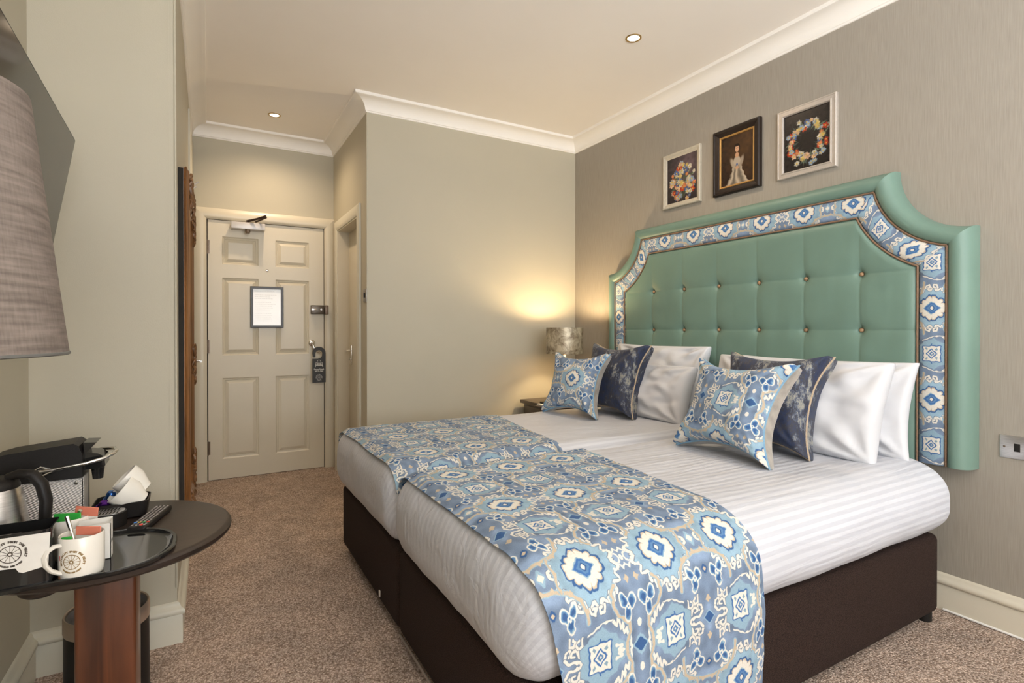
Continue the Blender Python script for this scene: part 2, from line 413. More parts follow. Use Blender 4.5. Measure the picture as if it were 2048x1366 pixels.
# ------------------------------------------------------------------ the room
XR, YE, XH, YD, XL, YC, XA, YB = 2.63, 3.568, 0.922, 4.64, -0.10, 2.315, -0.512, -3.50
def struct(o, label=None): o['kind'] = 'structure'; return o
mb = MB(); mb.box(-0.75, 2.9, YB - .1, 4.9, -0.06, 0.0); struct(mb.build('floor', M_CARPET, smooth=False))
mb = MB(); mb.box(-0.75, 2.9, YB - .1, 4.9, CEIL, CEIL + 0.06); struct(mb.build('ceiling', M_CEIL, smooth=False))
mb = MB(); mb.box(XR, XR + .1, YB - .1, YE + .1, 0, CEIL); struct(mb.build('wall_right', M_PAPERWALL, smooth=False))
# end wall + return along the hall (with the bathroom door opening)
mb = MB(); mb.box(XH, XR, YE, YE + .1, 0, CEIL, 0.0); struct(mb.build('wall_end', M_WALL, smooth=False))
BY0, BY1, BZ = 3.80, 4.465, 1.945
mb = MB()
mb.box(XH, XH + .1, YE + .1, BY0, 0, CEIL); mb.box(XH, XH + .1, BY1, YD + .1, 0, CEIL); mb.box(XH, XH + .1, BY0, BY1, BZ, CEIL)
struct(mb.build('wall_hall_right', M_WALL, smooth=False))
mb = MB(); DZ = 1.985
mb.box(XL - .1, 0.0 - .006, YD, YD + .1, 0, CEIL); mb.box(.846, XH, YD, YD + .1, 0, CEIL); mb.box(-.006, .846, YD, YD + .1, DZ, CEIL)
struct(mb.build('wall_hall_end', M_WALL, smooth=False))
mb = MB(); mb.box(XL - .1, XL, YC, YD, 0, CEIL); struct(mb.build('wall_hall_left', M_WALL, smooth=False))
mb = MB(); mb.box(XA, XL - .1, YC, YC + .1, 0, CEIL); struct(mb.build('wall_alcove_end', M_WALL, smooth=False))
LW0, LW1 = -3.35, -0.95
mb = MB(); mb.box(XA - .1, XA, LW1, YC + .1, 0, CEIL); mb.box(XA - .1, XA, YB, LW0, 0, CEIL); mb.box(XA - .1, XA, LW0, LW1, 0, .5); mb.box(XA - .1, XA, LW0, LW1, 2.45, CEIL)
struct(mb.build('wall_left', M_WALL, smooth=False))
mb = MB()
for y in np.linspace(LW0, LW1 - .04, 5): mb.box(XA - .05, XA - .015, float(y), float(y) + .04, .5, 2.45, .004)
for z in (.5, 1.45, 2.40): mb.box(XA - .055, XA - .01, LW0, LW1, z, z + .05, .004)
struct(mb.build('added_window', M_TRIM))  # invented window, unseen, framing the added side fills
WX0, WX1, WZ0, WZ1 = -0.20, 2.50, 0.60, 2.45
mb = MB(); mb.box(XA - .1, WX0, YB - .1, YB, 0, CEIL); mb.box(WX1, XR + .1, YB - .1, YB, 0, CEIL)
mb.box(WX0, WX1, YB - .1, YB, 0, WZ0); mb.box(WX0, WX1, YB - .1, YB, WZ1, CEIL)
struct(mb.build('wall_back', M_WALL, smooth=False))
# sash window behind the camera (seen only as a reflection)
mb = MB()
for x in (WX0, WX0 + .675 * 1, WX0 + .675 * 2, WX0 + .675 * 3, WX1 - .04): mb.box(x, x + .04, YB - .06, YB - .02, WZ0, WZ1, .004)
for z in (WZ0, (WZ0 + WZ1) / 2 - .02, WZ1 - .05): mb.box(WX0, WX1, YB - .065, YB - .015, z, z + .05, .004)
struct(mb.build('window_1', M_TRIM))

# wall edge beads (fine vertical lines of the corner beads)
mb = MB(); mb.lathe([(.004, 0.2), (.004, 2.6)], (XH + .001, YE - .001, 0), 8); struct(mb.build('trim_1', M_WALL))
mb = MB(); mb.lathe([(.004, 0.2), (.004, 2.6)], (XL - .001, YC - .001, 0), 8); mb.box(XL - .022, XL - .019, YC - .0015, YC, .15, 2.6); struct(mb.build('trim_2', M_WALL))

def sweep(path, prof, name, m, closed=False, parent=None, ang=35):
    """path: list of (x,y) with the room on the left; prof: list of (out, z); mitred"""
    n = len(path); P = [Vector((a, b)) for a, b in path]; rows = []
    for i in range(n):
        if i == 0: d = (P[1] - P[0]).normalized(); nn = Vector((-d.y, d.x)); k = 1
        elif i == n - 1: d = (P[-1] - P[-2]).normalized(); nn = Vector((-d.y, d.x)); k = 1
        else:
            d1 = (P[i] - P[i - 1]).normalized(); d2 = (P[i + 1] - P[i]).normalized()
            n1 = Vector((-d1.y, d1.x)); n2 = Vector((-d2.y, d2.x)); nn = (n1 + n2).normalized(); k = 1 / max(.2, nn.dot(n1))
        rows.append([(P[i].x + nn.x * o * k, P[i].y + nn.y * o * k, z) for o, z in prof])
    mb = MB()
    for i in range(n - 1): mb.grid([rows[i], rows[i + 1]])
    mb.f.append(tuple(range(len(prof)))); mb.f.append(tuple(len(mb.v) - len(prof) + k for k in range(len(prof)))[::-1])
    o = mb.build(name, m, parent=parent, ang=ang)
    return o
cp = [(0, 2.588), (.006, 2.590), (.008, 2.597)]
for i in range(9):
    a = math.pi / 2 * i / 8; cp.append((.088 - .076 * math.cos(a), 2.600 + .066 * math.sin(a)))
cp += [(.094, 2.668), (.097, 2.674), (.097, CEIL), (0, CEIL)]
struct(sweep([(XR, YB), (XR, YE), (XH, YE), (XH, YD), (XL, YD), (XL, YC), (XA, YC), (XA, YB)], cp, 'trim_3', M_CORN, ang=25))
sp = [(0, 0), (.018, 0), (.018, .100), (.016, .104), (.024, .108), (.0265, .116), (.025, .124), (.018, .129), (.012, .133), (.010, .140), (.006, .146), (0, .148)]
struct(sweep([(XR, YB), (XR, YE)], sp, 'baseboard_right', M_TRIMR, ang=50))
struct(sweep([(XR, YE), (XH, YE), (XH, BY0 - .088)], sp, 'baseboard_end', M_TRIM, ang=50))
struct(sweep([(XL, 3.86), (XL, YC), (XA, YC), (XA, YB)], sp, 'baseboard_left', M_TRIM, ang=50))
# white cable / bead along the right skirting
mb = MB(); mb.tube([(XR - .022, y, .006) for y in np.linspace(YB + .1, 1.02, 12)], .0045, 6)
tag(mb.build('skirting_cable', mat('white_cable', (.82, .80, .76, 1), .4, noise_amt=.02)), 'thin white cable lying along the foot of the right skirting board', 'cable')

def casing(mb, y0, y1, z1, w, fn, t):
    """frame of two jambs and a head; fn(a, z, out)"""
    prof = [(0, 0), (0, t * .55), (w * .12, t * .8), (w * .3, t), (w * .8, t), (w, t * .7), (w, 0)]
    # path: inner edge
    pts = [(y0, 0), (y0, z1), (y1, z1), (y1, 0)]
    dirs = [(-1, 0), (-1, 1), (1, 1), (1, 0)]
    rows = [[fn(p[0] + d[0] * o, p[1] + d[1] * o, h) for o, h in prof] for p, d in zip(pts, dirs)]
    for i in range(3): mb.grid([rows[i], rows[i + 1]])
    mb.f.append(tuple(len(mb.v) - len(prof) + k for k in range(len(prof))))

# ------- entry door (door_1) with six recessed panels
mb = MB(); casing(mb, -.004, .844, 1.98, .082, lambda a, z, o: (a, YD - o, z), .032)
struct(mb.build('trim_4', M_DOOR))
mb = MB(); mb.box(-.006, .0, YD - .002, YD + .06, 0, DZ); mb.box(.8425, .848, YD - .002, YD + .06, 0, DZ); mb.box(-.006, .848, YD - .002, YD + .06, 1.981, DZ + .002)
mb.box(-.006, .848, YD + .05, YD + .06, 0, DZ)
struct(mb.build('trim_5', M_DARK, smooth=False))
DY = YD - .004
panels = [(.098, .350, 1.645, 1.856), (.472, .725, 1.645, 1.856), (.098, .350, .948, 1.543), (.472, .725, .948, 1.543), (.098, .350, .157, .775), (.472, .725, .157, .775)]
def panel_door(x0, x1, z0, z1, panels, y, name):
    """slab face at y (towards -Y) cut by panels, each with a stepped recess and a raised field"""
    xs = sorted({x0, x1} | {p[0] for p in panels} | {p[1] for p in panels}); zs = sorted({z0, z1} | {p[2] for p in panels} | {p[3] for p in panels})
    mb = MB(); mb.box(x0, x1, y + .012, y + .04, z0, z1)
    for i in range(len(xs) - 1):
        for j in range(len(zs) - 1):
            xc, zc = (xs[i] + xs[i + 1]) / 2, (zs[j] + zs[j + 1]) / 2
            if any(p[0] < xc < p[1] and p[2] < zc < p[3] for p in panels): continue
            mb.add([(xs[i], y, zs[j]), (xs[i + 1], y, zs[j]), (xs[i + 1], y, zs[j + 1]), (xs[i], y, zs[j + 1])], [(0, 1, 2, 3)])
    mb.add([(x0, y, z0), (x0, y, z1), (x0, y + .04, z1), (x0, y + .04, z0), (x1, y, z0), (x1, y, z1), (x1, y + .04, z1), (x1, y + .04, z0)], [(0, 1, 2, 3), (4, 7, 6, 5), (1, 5, 6, 2), (0, 3, 7, 4)])
    d = mb.build(name, M_DOOR, smooth=False, org=((x0 + x1) / 2, y + .02, z0)); struct(d)
    for (a, b, c, e) in panels:
        pm = MB(); steps = [(0, 0), (.006, .007), (.012, .009), (.016, .0075), (.020, .011), (.040, .002), (.043, .0012)]
        loops = [[(a + s, y + t, c + s), (b - s, y + t, c + s), (b - s, y + t, e - s), (a + s, y + t, e - s)] for s, t in steps]
        for l0, l1 in zip(loops[:-1], loops[1:]):
            for k in range(4): pm.add([l0[k], l0[(k + 1) % 4], l1[(k + 1) % 4], l1[k]], [(0, 1, 2, 3)])
        pm.add(loops[-1], [(0, 1, 2, 3)])
        pm.build('panel', M_DOOR, parent=d, smooth=False)
    return d
door1 = panel_door(.003, .840, .004, 1.977, panels, DY, 'door_1')
for z in (1.77, 1.018, .248):
    hb = MB(); hb.lathe([(.006, -.052), (.006, .052)], (.001, DY - .006, z), 10); hb.box(-.001, .016, DY - .003, DY, z - .05, z + .05)
    hb.build('hinge', M_BRONZE, parent=door1)
# spyhole
mb = MB(); mb.lathe([(.0, .006), (.005, .006), (.010, .004), (.011, 0)], (0, 0, 0), 20, mat=frame((.411, DY, 1.613), (1, 0, 0), (0, 0, 1), (0, -1, 0)))
mb.build('spyhole', M_CHROME, parent=door1)
# rim night latch: case on the door, keep on the frame
mb = MB(); mb.box(.735, .838, DY - .038, DY, 1.272, 1.345, .004); lk = mb.build('night_latch', mat('latch_grey', (.13, .11, .09, 1), .35, .7, noise_amt=.06), parent=door1)
mb = MB(); mb.box(.735, .775, DY - .047, DY - .038, 1.298, 1.318, .003); mb.build('slide', M_BRUSH, parent=lk)
mb = MB(); mb.lathe([(.0, .008), (.008, .007), (.009, 0)], (0, 0, 0), 16, mat=frame((.815, DY - .038, 1.309), (1, 0, 0), (0, 0, 1), (0, -1, 0))); mb.build('snib', M_BRUSH, parent=lk)
mb = MB(); mb.box(.8405, .868, DY - .062, DY - .028, 1.270, 1.345, .003); struct(mb.build('trim_6', mat('latch_keep', (.16, .12, .09, 1), .4, .7, noise_amt=.06)))
# lever handle
mb = MB(); mb.lathe([(.026, 0), (.026, .006), (.022, .010), (.011, .012), (.011, .05)], (0, 0, 0), 24, mat=frame((.745, DY, 1.035), (1, 0, 0), (0, 0, 1), (0, -1, 0)))
mb.tube([(.745, DY - .050, 1.035), (.746, DY - .058, 1.020), (.752, DY - .060, .997), (.768, DY - .060, .975), (.800, DY - .060, .955)], [.011, .010, .009, .009, .008], 10)
mb.lathe([(.0, .014), (.010, .011), (.014, .0), (.010, -.010), (0, -.012)], (0, 0, 0), 16, mat=frame((.745, DY - .052, 1.038), (1, 0, 0), (0, 0, 1), (0, -1, 0)))
mb.build('lever_handle', M_CHROME, parent=door1)
# overhead closer
cl = thing('door_closer', (.27, DY, 1.94), 'silver overhead door closer with dark folded arm at the top of the entry door', 'door closer')
mb = MB(); mb.box(.157, .391, DY - .092, DY - .0005, 1.912, 1.963, .003); mb.build('closer_body', mat('closer_silver', (.55, .53, .52, 1), .4, .3, noise_amt=.03), parent=cl)
mb = MB(); mb.lathe([(.014, -.03), (.018, -.016), (.018, 0)], (.27, DY - .07, 1.912), 16); mb.build('spindle_cap', M_BRONZE, parent=cl)
mb = MB(); mb.tube([(.27, DY - .075, 1.975), (.33, DY - .13, 1.988), (.392, DY - .158, 2.008)], [.010, .008, .012], 8); mb.tube([(.392, DY - .158, 2.000), (.35, DY - .09, 1.986), (.33, DY - .03, 1.984)], .007, 8)
mb.lathe([(.010, -.026), (.010, .016)], (.27, DY - .075, 1.965), 12); mb.build('arm', mat('arm_brown', (.05, .03, .022, 1), .4, .5, noise_amt=.1), parent=cl)
# framed notice
nt_ = thing('framed_notice', (.41, DY - .01, 1.16), 'black-framed white notice under glass hanging on the entry door', 'picture frame')
fx0, fx1, fz0, fz1 = .291, .529, 1.160, 1.484
mb = MB()
pr = [(0, 0), (0, .016), (.003, .019), (.017, .019), (.019, .013), (.019, 0)]
def pic_frame(mb, a0, a1, z0, z1, prof, fn):
    """prof (inset, height)"""
    rows = []
    for (a, z, da, dz) in ((a0, z0, 1, 1), (a1, z0, -1, 1), (a1, z1, -1, -1), (a0, z1, 1, -1)):
        rows.append([fn(a + da * s, z + dz * s, h) for s, h in prof])
    for i in range(4): mb.grid([rows[i], rows[(i + 1) % 4]])
pic_frame(mb, fx0, fx1, fz0, fz1, pr, lambda a, z, h: (a, DY - .001 - h, z)); mb.build('frame', mat('notice_black', (.025, .020, .016, 1), .35, noise_amt=.1), parent=nt_, smooth=False)
mb = MB(); mb.box(fx0 + .015, fx1 - .015, DY - .009, DY - .001, fz0 + .015, fz1 - .015); pp = mb.build('paper', mat('glazed_paper', (.93, .93, .91, 1), .12, noise_amt=.01), parent=nt_, smooth=False)
mb = MB(); rs = random.Random(5)
for k in range(17):
    z = 1.445 - k * .0145
    if k in (1, 5, 11): continue
    L = rs.uniform(.10, .16); xx = .322
    while xx < .322 + L:
        wv = rs.uniform(.006, .016); mb.box(xx, xx + wv, DY - .0094, DY - .0088, z, z + .0028); xx += wv + .003
tag(mb.build('small_print', mat('print_grey', (.66, .66, .65, 1), .5, noise_amt=.05), parent=pp, smooth=False), kind='stuff')

# ------- glyph helper: text -> 2D triangles
def text2d(s, size=1.0, bold=0.0):
    c = bpy.data.curves.new('t', 'FONT'); c.body = s; c.size = size; c.align_x = 'CENTER'; c.resolution_u = 2; c.offset = bold
    o = bpy.data.objects.new('t', c); COL.objects.link(o); dg = bpy.context.evaluated_depsgraph_get(); dg.update()
    me = o.evaluated_get(dg).to_mesh(); v = [(p.co.x, p.co.y) for p in me.vertices]; f = [tuple(q.vertices) for q in me.polygons]
    o.evaluated_get(dg).to_mesh_clear(); bpy.data.objects.remove(o); bpy.data.curves.remove(c)
    return v, f
class P2:
    def __init__(s): s.v = []; s.f = []
    def add(s, v, f): b = len(s.v); s.v += list(v); s.f += [tuple(i + b for i in q) for q in f]
    def text(s, t, x, y, size, bold=0.0): v, f = text2d(t, size, bold); s.add([(a + x, b + y) for a, b in v], f)
    def line(s, x0, y0, x1, y1, w):
        L = math.hypot(x1 - x0, y1 - y0); nx, ny = -(y1 - y0) / L * w / 2, (x1 - x0) / L * w / 2
        s.add([(x0 + nx, y0 + ny), (x0 - nx, y0 - ny), (x1 - nx, y1 - ny), (x1 + nx, y1 + ny)], [(0, 1, 2, 3)])
    def rect(s, x0, y0, x1, y1): s.add([(x0, y0), (x1, y0), (x1, y1), (x0, y1)], [(0, 1, 2, 3)])
    def ring(s, x, y, r0, r1, n=48):
        v = [(x + r * math.cos(2 * math.pi * k / n), y + r * math.sin(2 * math.pi * k / n)) for k in range(n) for r in (r0, r1)]
        s.add(v, [(2 * k, 2 * k + 1, 2 * ((k + 1) % n) + 1, 2 * ((k + 1) % n)) for k in range(n)])
    def arc_text(s, t, r, a0, a1, size, flip=False):
        n = len(t)
        for i, ch in enumerate(t):
            if ch == ' ': continue
            a = math.radians(a0 + (a1 - a0) * i / (n - 1)); v, f = text2d(ch, size, .0006)
            rr = r if not flip else r + size * .7
            ro = a - math.pi / 2 if not flip else a + math.pi / 2
            c, si = math.cos(ro), math.sin(ro)
            s.add([(p * c - q * si + rr * math.cos(a), p * si + q * c + rr * math.sin(a)) for p, q in v], f)
    def build(s, name, m, parent, fn):
        mb = MB(); mb.add([fn(a, b) for a, b in s.v], s.f); return mb.build(name, m, parent=parent, smooth=False)
def wheel(R):
    p = P2(); p.ring(0, 0, R * .93, R * 1.03); p.ring(0, 0, R * .13, R * .27, 24)
    for k in range(12):
        a = 2 * math.pi * k / 12 + math.pi / 2; c, s_ = math.cos(a), math.sin(a); p.line(R * .25 * c, R * .25 * s_, R * .95 * c, R * .95 * s_, R * .055)
    p.arc_text('HOSPITALITY FROM THE HEART', R * 1.33, 197, -17, R * .30)
    p.arc_text('COACHING INN GROUP', R * 1.36, 225, 315, R * .22, flip=True)
    return p
# ------- door hanger
hg = thing('door_hanger', (.79, DY - .075, .713), 'black card door hanger with white bed icon hooked on the entry door lever', 'door hanger')
out = [(.737, .713), (.841, .713), (.841, .950)]
for k in range(13):
    a = math.radians(0 + 200 * k / 12); out.append((.789 + .052 * math.cos(a), .953 + .052 * math.sin(a)))
out += [(.742, .924), (.752, .918), (.762, .926)]
for k in range(13):
    a = math.radians(185 - 185 * k / 12); out.append((.788 + .026 * math.cos(a), .950 + .026 * math.sin(a)))
out += [(.812, .930), (.800, .914), (.780, .908), (.737, .908)]
mb = MB(); mb.prism(out, lambda a, b, t: (a, DY - .073 - t, b), 0, .0012); hb_ = mb.build('card', mat('hanger_black', (.022, .020, .019, 1), .5, noise_amt=.08), parent=hg, smooth=False)
p = P2(); cxh = .789
p.rect(-.030, -.002, .030, .002); p.rect(-.030, -.012, -.026, 0); p.rect(.026, -.012, .030, 0); p.rect(-.028, .004, .028, .0065); p.line(-.026, .004, -.023, .026, .0025); p.line(.026, .004, .023, .026, .0025)
p.rect(-.024, .024, .024, .0265); p.ring(-.012, .014, .004, .0065, 12); p.ring(.012, .014, .004, .0065, 12); p.ring(0, .014, .003, .005, 12)
p.line(-.010, .034, -.014, .042, .003); p.line(0, .036, 0, .046, .003); p.line(.010, .034, .014, .042, .003)
p.text('Sleepy Head,', 0, -.036, .0155, .0003); p.text('still in bed', 0, -.050, .0155, .0003)
p.build('icon', mat('hanger_white', (.75, .74, .70, 1), .5, noise_amt=.02), hb_, lambda a, b: (cxh + a, DY - .0747, .853 + b))
p = wheel(.016); p.rect(-.022, -.030, .022, -.0285)
p.build('crest', mat('hanger_grey', (.45, .44, .42, 1), .5, noise_amt=.02), hb_, lambda a, b: (cxh + a, DY - .0747, .756 + b))

# ------- bathroom door (door_2), recessed in the hall's right wall
mb = MB(); casing(mb, BY0, BY1, BZ, .075, lambda a, z, o: (XH - o, a, z), .018); struct(mb.build('trim_7', M_TRIM, flip=True))
mb = MB(); mb.box(XH - .004, XH + .1, BY0 - .01, BY0 + .01, 0, BZ - .01); mb.box(XH - .004, XH + .1, BY1 - .01, BY1 + .01, 0, BZ - .01); mb.box(XH - .004, XH + .1, BY0 - .01, BY1 + .01, BZ - .01, BZ + .01)
struct(mb.build('trim_8', M_DOOR, smooth=False))
mb = MB(); mb.box(1.006, 1.046, BY0 + .011, BY1 - .0115, .004, BZ - .0115, .002); d2 = struct(mb.build('door_2', M_DOOR))
mb = MB(); mb.box(1.000, 1.006, 4.35, 4.392, .865, 1.022, .002); mb.lathe([(.010, 0), (.010, .045)], (0, 0, 0), 12, mat=frame((1.000, 4.372, .975), (0, 1, 0), (0, 0, 1), (-1, 0, 0)))
mb.tube([(.957, 4.372, .975), (.953, 4.34, .975), (.953, 4.28, .973)], .008, 10)
mb.lathe([(.007, 0), (.007, .014), (.004, .016)], (0, 0, 0), 10, mat=frame((1.000, 4.372, .905), (0, 1, 0), (0, 0, 1), (-1, 0, 0))); mb.build('lever_handle', M_CHROME, parent=d2)
# ------- cupboard door in the hall's left wall (door_3)
mb = MB(); casing(mb, 3.93, 4.56, 2.45, .062, lambda a, z, o: (XL + o, a, z), .012); struct(mb.build('trim_9', M_TRIM))
mb = MB(); mb.box(XL, XL + .009, 3.932, 4.558, .01, 2.448, .001); d3 = struct(mb.build('door_3', M_TRIM))
mb = MB(); mb.box(XL + .009, XL + .016, 4.37, 4.41, .835, .985, .002); mb.lathe([(.009, 0), (.009, .045)], (0, 0, 0), 12, mat=frame((XL + .014, 4.39, .925), (0, 1, 0), (0, 0, 1), (1, 0, 0)))
mb.tube([(XL + .058, 4.40, .925), (XL + .060, 4.36, .925), (XL + .060, 4.28, .925)], .008, 10); mb.build('lever_handle', M_CHROME, parent=d3)
mb = MB(); mb.box(XL + .012, XL + .018, 3.995, 4.02, 2.06, 2.11, .002); mb.tube([(XL + .015, 4.008, 2.09), (XL + .035, 4.008, 2.085), (XL + .052, 4.008, 2.10)], .005, 8); mb.tube([(XL + .015, 4.008, 2.07), (XL + .03, 4.008, 2.06), (XL + .040, 4.008, 2.07)], .005, 8)
tag(mb.build('coat_hook', M_BRUSH), 'small metal double coat hook on the cupboard door frame above the mirror', 'hook')

# ------- light switches and outlet
sw = thing('light_switch', (XH - .005, 3.605, 1.33), 'small brushed steel light switch beside the bathroom door', 'switch')
mb = MB(); mb.box(XH - .006, XH, 3.560, 3.646, 1.332, 1.418, .0015); mb.build('plate', mat('switch_steel', (.30, .28, .25, 1), .4, .7, noise_amt=.05), parent=sw)
mb = MB(); mb.box(XH - .012, XH - .006, 3.592, 3.614, 1.360, 1.392, .002); mb.build('rocker', M_BLACKP, parent=sw)
ou = thing('wall_outlet', (XR - .005, .776, .66), 'brushed steel double faceplate with dark data port on the right wall below headboard level', 'outlet')
mb = MB(); mb.box(XR - .006, XR, .703, .849, .663, .749, .002); mb.build('plate', M_BRUSH, parent=ou)
for y in (.789, .742):
    mb = MB(); mb.box(XR - .008, XR - .005, y, y + .018, .691, .721, .0008); mb.build('port', M_BLACKP, parent=ou)
for y in (.835, .717):
    mb = MB(); mb.lathe([(0, .0025), (.003, .002), (.004, 0)], (0, 0, 0), 12, mat=frame((XR - .006, y, .706), (0, 1, 0), (0, 0, 1), (-1, 0, 0))); mb.build('screw', M_BRONZE, parent=ou)

# ------- ceiling downlights
dl_lab = ['recessed warm ceiling downlight over the beds with gold rim', 'recessed warm ceiling downlight in the hall before the entry door', 'recessed ceiling downlight near the television', 'recessed ceiling downlight near the window']
M_LENS = emis('downlight_lens', (1.0, .90, .74, 1), 14.0)
for (x, y), pw, lab in zip(DOWNLIGHTS, DL_POWER, dl_lab):
    t = thing('ceiling_downlight', (x, y, CEIL - .01), lab, 'downlight', 'recessed ceiling downlights')
    mb = MB(); mb.lathe([(.030, -.001), (.0325, -.004), (.040, -.0045), (.0425, -.002), (.0425, 0)], (x, y, CEIL), 40, cap=False); mb.build('rim', M_BRASS, parent=t)
    mb = MB(); mb.lathe([(0, -.0015), (.029, -.0015), (.031, 0)], (x, y, CEIL), 32, cap=False); mb.build('lens', M_LENS, parent=t)
    l = bpy.data.lights.new('downlight_beam', 'SPOT'); l.energy = pw; l.color = WARM; l.spot_size = math.radians(150); l.spot_blend = 1.0; l.shadow_soft_size = .03
    o = bpy.data.objects.new('downlight_beam', l); COL.objects.link(o); o.location = (x, y, CEIL - .012); o.parent = None

# ------- carved mirror on the hall's left wall
mi = thing('wall_mirror', (XL + .02, 2.9, .27), 'tall mirror in a carved golden-brown wooden frame on the hall wall', 'mirror')
M_MWOOD = wood_mat('mirror_wood', (.085, .030, .009, 1), (.29, .125, .038, 1), .35, (60, 60, 3), .3)
my0, my1, mz0, mz1 = 2.50, 3.30, .27, 1.797
mb = MB()
mpr = [(0, .017), (0, .020), (.003, .022), (0, .024), (-.002, .028), (.002, .031), (.008, .033), (.014, .038), (.024, .038), (.034, .030), (.05, .034), (.07, .040), (.09, .034), (.11, .022), (.12, .015), (.12, .004)]
pic_frame(mb, my0, my1, mz0, mz1, mpr, lambda a, z, h: (XL + h, a, z)); fo = mb.build('frame', M_MWOOD, parent=mi, ang=30)
M_CARV = mat('carved_wood', (.16, .075, .028, 1), .4, noise_amt=.3, noise_scale=90, bump=.5, bump_scale=120)
def carve(yc, zc, ly, lz, seed):
    rs = random.Random(seed); mb = MB()
    for k in range(16):
        a = rs.uniform(0, 2 * math.pi); yy = yc + rs.uniform(-ly, ly); zz = zc + rs.uniform(-lz, lz)
        r = rs.uniform(.010, .018); pts = []
        for q in range(8):
            b = a + q * .7; rr = r * (1 - q / 11); pts.append((XL + .038 + .006 * math.sin(q), yy + rr * 1.4 * math.cos(b), zz + rr * 2 * math.sin(b)))
        mb.tube(pts, [.0075 * (1 - q / 12) for q in range(8)], 6)
    return mb
for (yc, zc, ly, lz, sd) in ((my1 - .06, mz1 - .10, .04, .12, 1), (my1 - .06, .98, .03, .13, 2), (my1 - .06, mz0 + .12, .04, .12, 3), (my0 + .10, mz1 - .10, .03, .08, 4), ((my0 + my1) / 2, mz1 - .05, .16, .03, 5), (my0 + .10, mz0 + .12, .03, .08, 6)):
    carve(yc, zc, ly, lz, sd).build('carving', M_CARV, parent=fo)
mb = MB(); mb.box(XL + .018, XL + .022, my0 + .11, my1 - .11, mz0 + .11, mz1 - .11); mb.build('glass', mat('mirror_glass', (.9, .9, .9, 1), .01, 1.0), parent=mi, smooth=False)
mb = MB(); mb.box(XL + .0005, XL + .018, my0 - .003, my1 - .003, mz0 + .005, mz1 - .005); mb.build('gap_backing', M_DARK, parent=mi, smooth=False)  # near-black backing, widened to paint in the shaded gap beside the frame

# ------------------------------------------------------------------ beds
M_DIVAN = mat('divan_chenille', (.028, .016, .0125, 1), .92, noise_amt=.65, noise_scale=420, bump=.8, bump_scale=420, spec=.2)
def linen_mat():
    m = bpy.data.materials.new('satin_stripe_cotton'); m.use_nodes = True; nt = m.node_tree; b = nt.nodes['Principled BSDF']
    u = nt.nodes.new('ShaderNodeUVMap'); u.uv_map = 'uv'; sp_ = nt.nodes.new('ShaderNodeSeparateXYZ'); nt.links.new(u.outputs[0], sp_.inputs[0])
    mm = nt.nodes.new('ShaderNodeMath'); mm.operation = 'MULTIPLY'; mm.inputs[1].default_value = 2 * math.pi / .030; nt.links.new(sp_.outputs[1], mm.inputs[0])
    sn = nt.nodes.new('ShaderNodeMath'); sn.operation = 'SINE'; nt.links.new(mm.outputs[0], sn.inputs[0])
    r = nt.nodes.new('ShaderNodeValToRGB'); nt.links.new(sn.outputs[0], r.inputs[0])
    r.color_ramp.elements[0].position = .0; r.color_ramp.elements[0].color = (.525, .54, .59, 1); r.color_ramp.elements[1].position = .12; r.color_ramp.elements[1].color = (.59, .605, .65, 1)
    nt.links.new(r.outputs[0], b.inputs['Base Color'])
    mr = nt.nodes.new('ShaderNodeMapRange'); mr.inputs['To Min'].default_value = .42; mr.inputs['To Max'].default_value = .75; mr.inputs['From Min'].default_value = -.1; mr.inputs['From Max'].default_value = .1
    nt.links.new(sn.outputs[0], mr.inputs[0]); nt.links.new(mr.outputs[0], b.inputs['Roughness'])
    tc = nt.nodes.new('ShaderNodeTexCoord'); mp = nt.nodes.new('ShaderNodeMapping'); mp.inputs['Scale'].default_value = (2.2, 11, 9); nt.links.new(tc.outputs['Object'], mp.inputs[0])
    n = nt.nodes.new('ShaderNodeTexNoise'); n.inputs['Scale'].default_value = 1.5; n.inputs['Detail'].default_value = 4; n.inputs['Distortion'].default_value = .8; nt.links.new(mp.outputs[0], n.inputs['Vector'])
    bp = nt.nodes.new('ShaderNodeBump'); bp.inputs['Strength'].default_value = .55; bp.inputs['Distance'].default_value = .012
    nt.links.new(n.outputs[0], bp.inputs['Height']); nt.links.new(bp.outputs[0], b.inputs['Normal'])
    return m
M_LINEN = linen_mat()
M_COTTON = mat('white_cotton', (.60, .605, .63, 1), .8, noise_amt=.01, noise_scale=8, bump=.5, bump_scale=9, bdist=.014, sheen=.1)
BX0, BX1, BTOP, BBOT = .572, 2.525, .632, .335

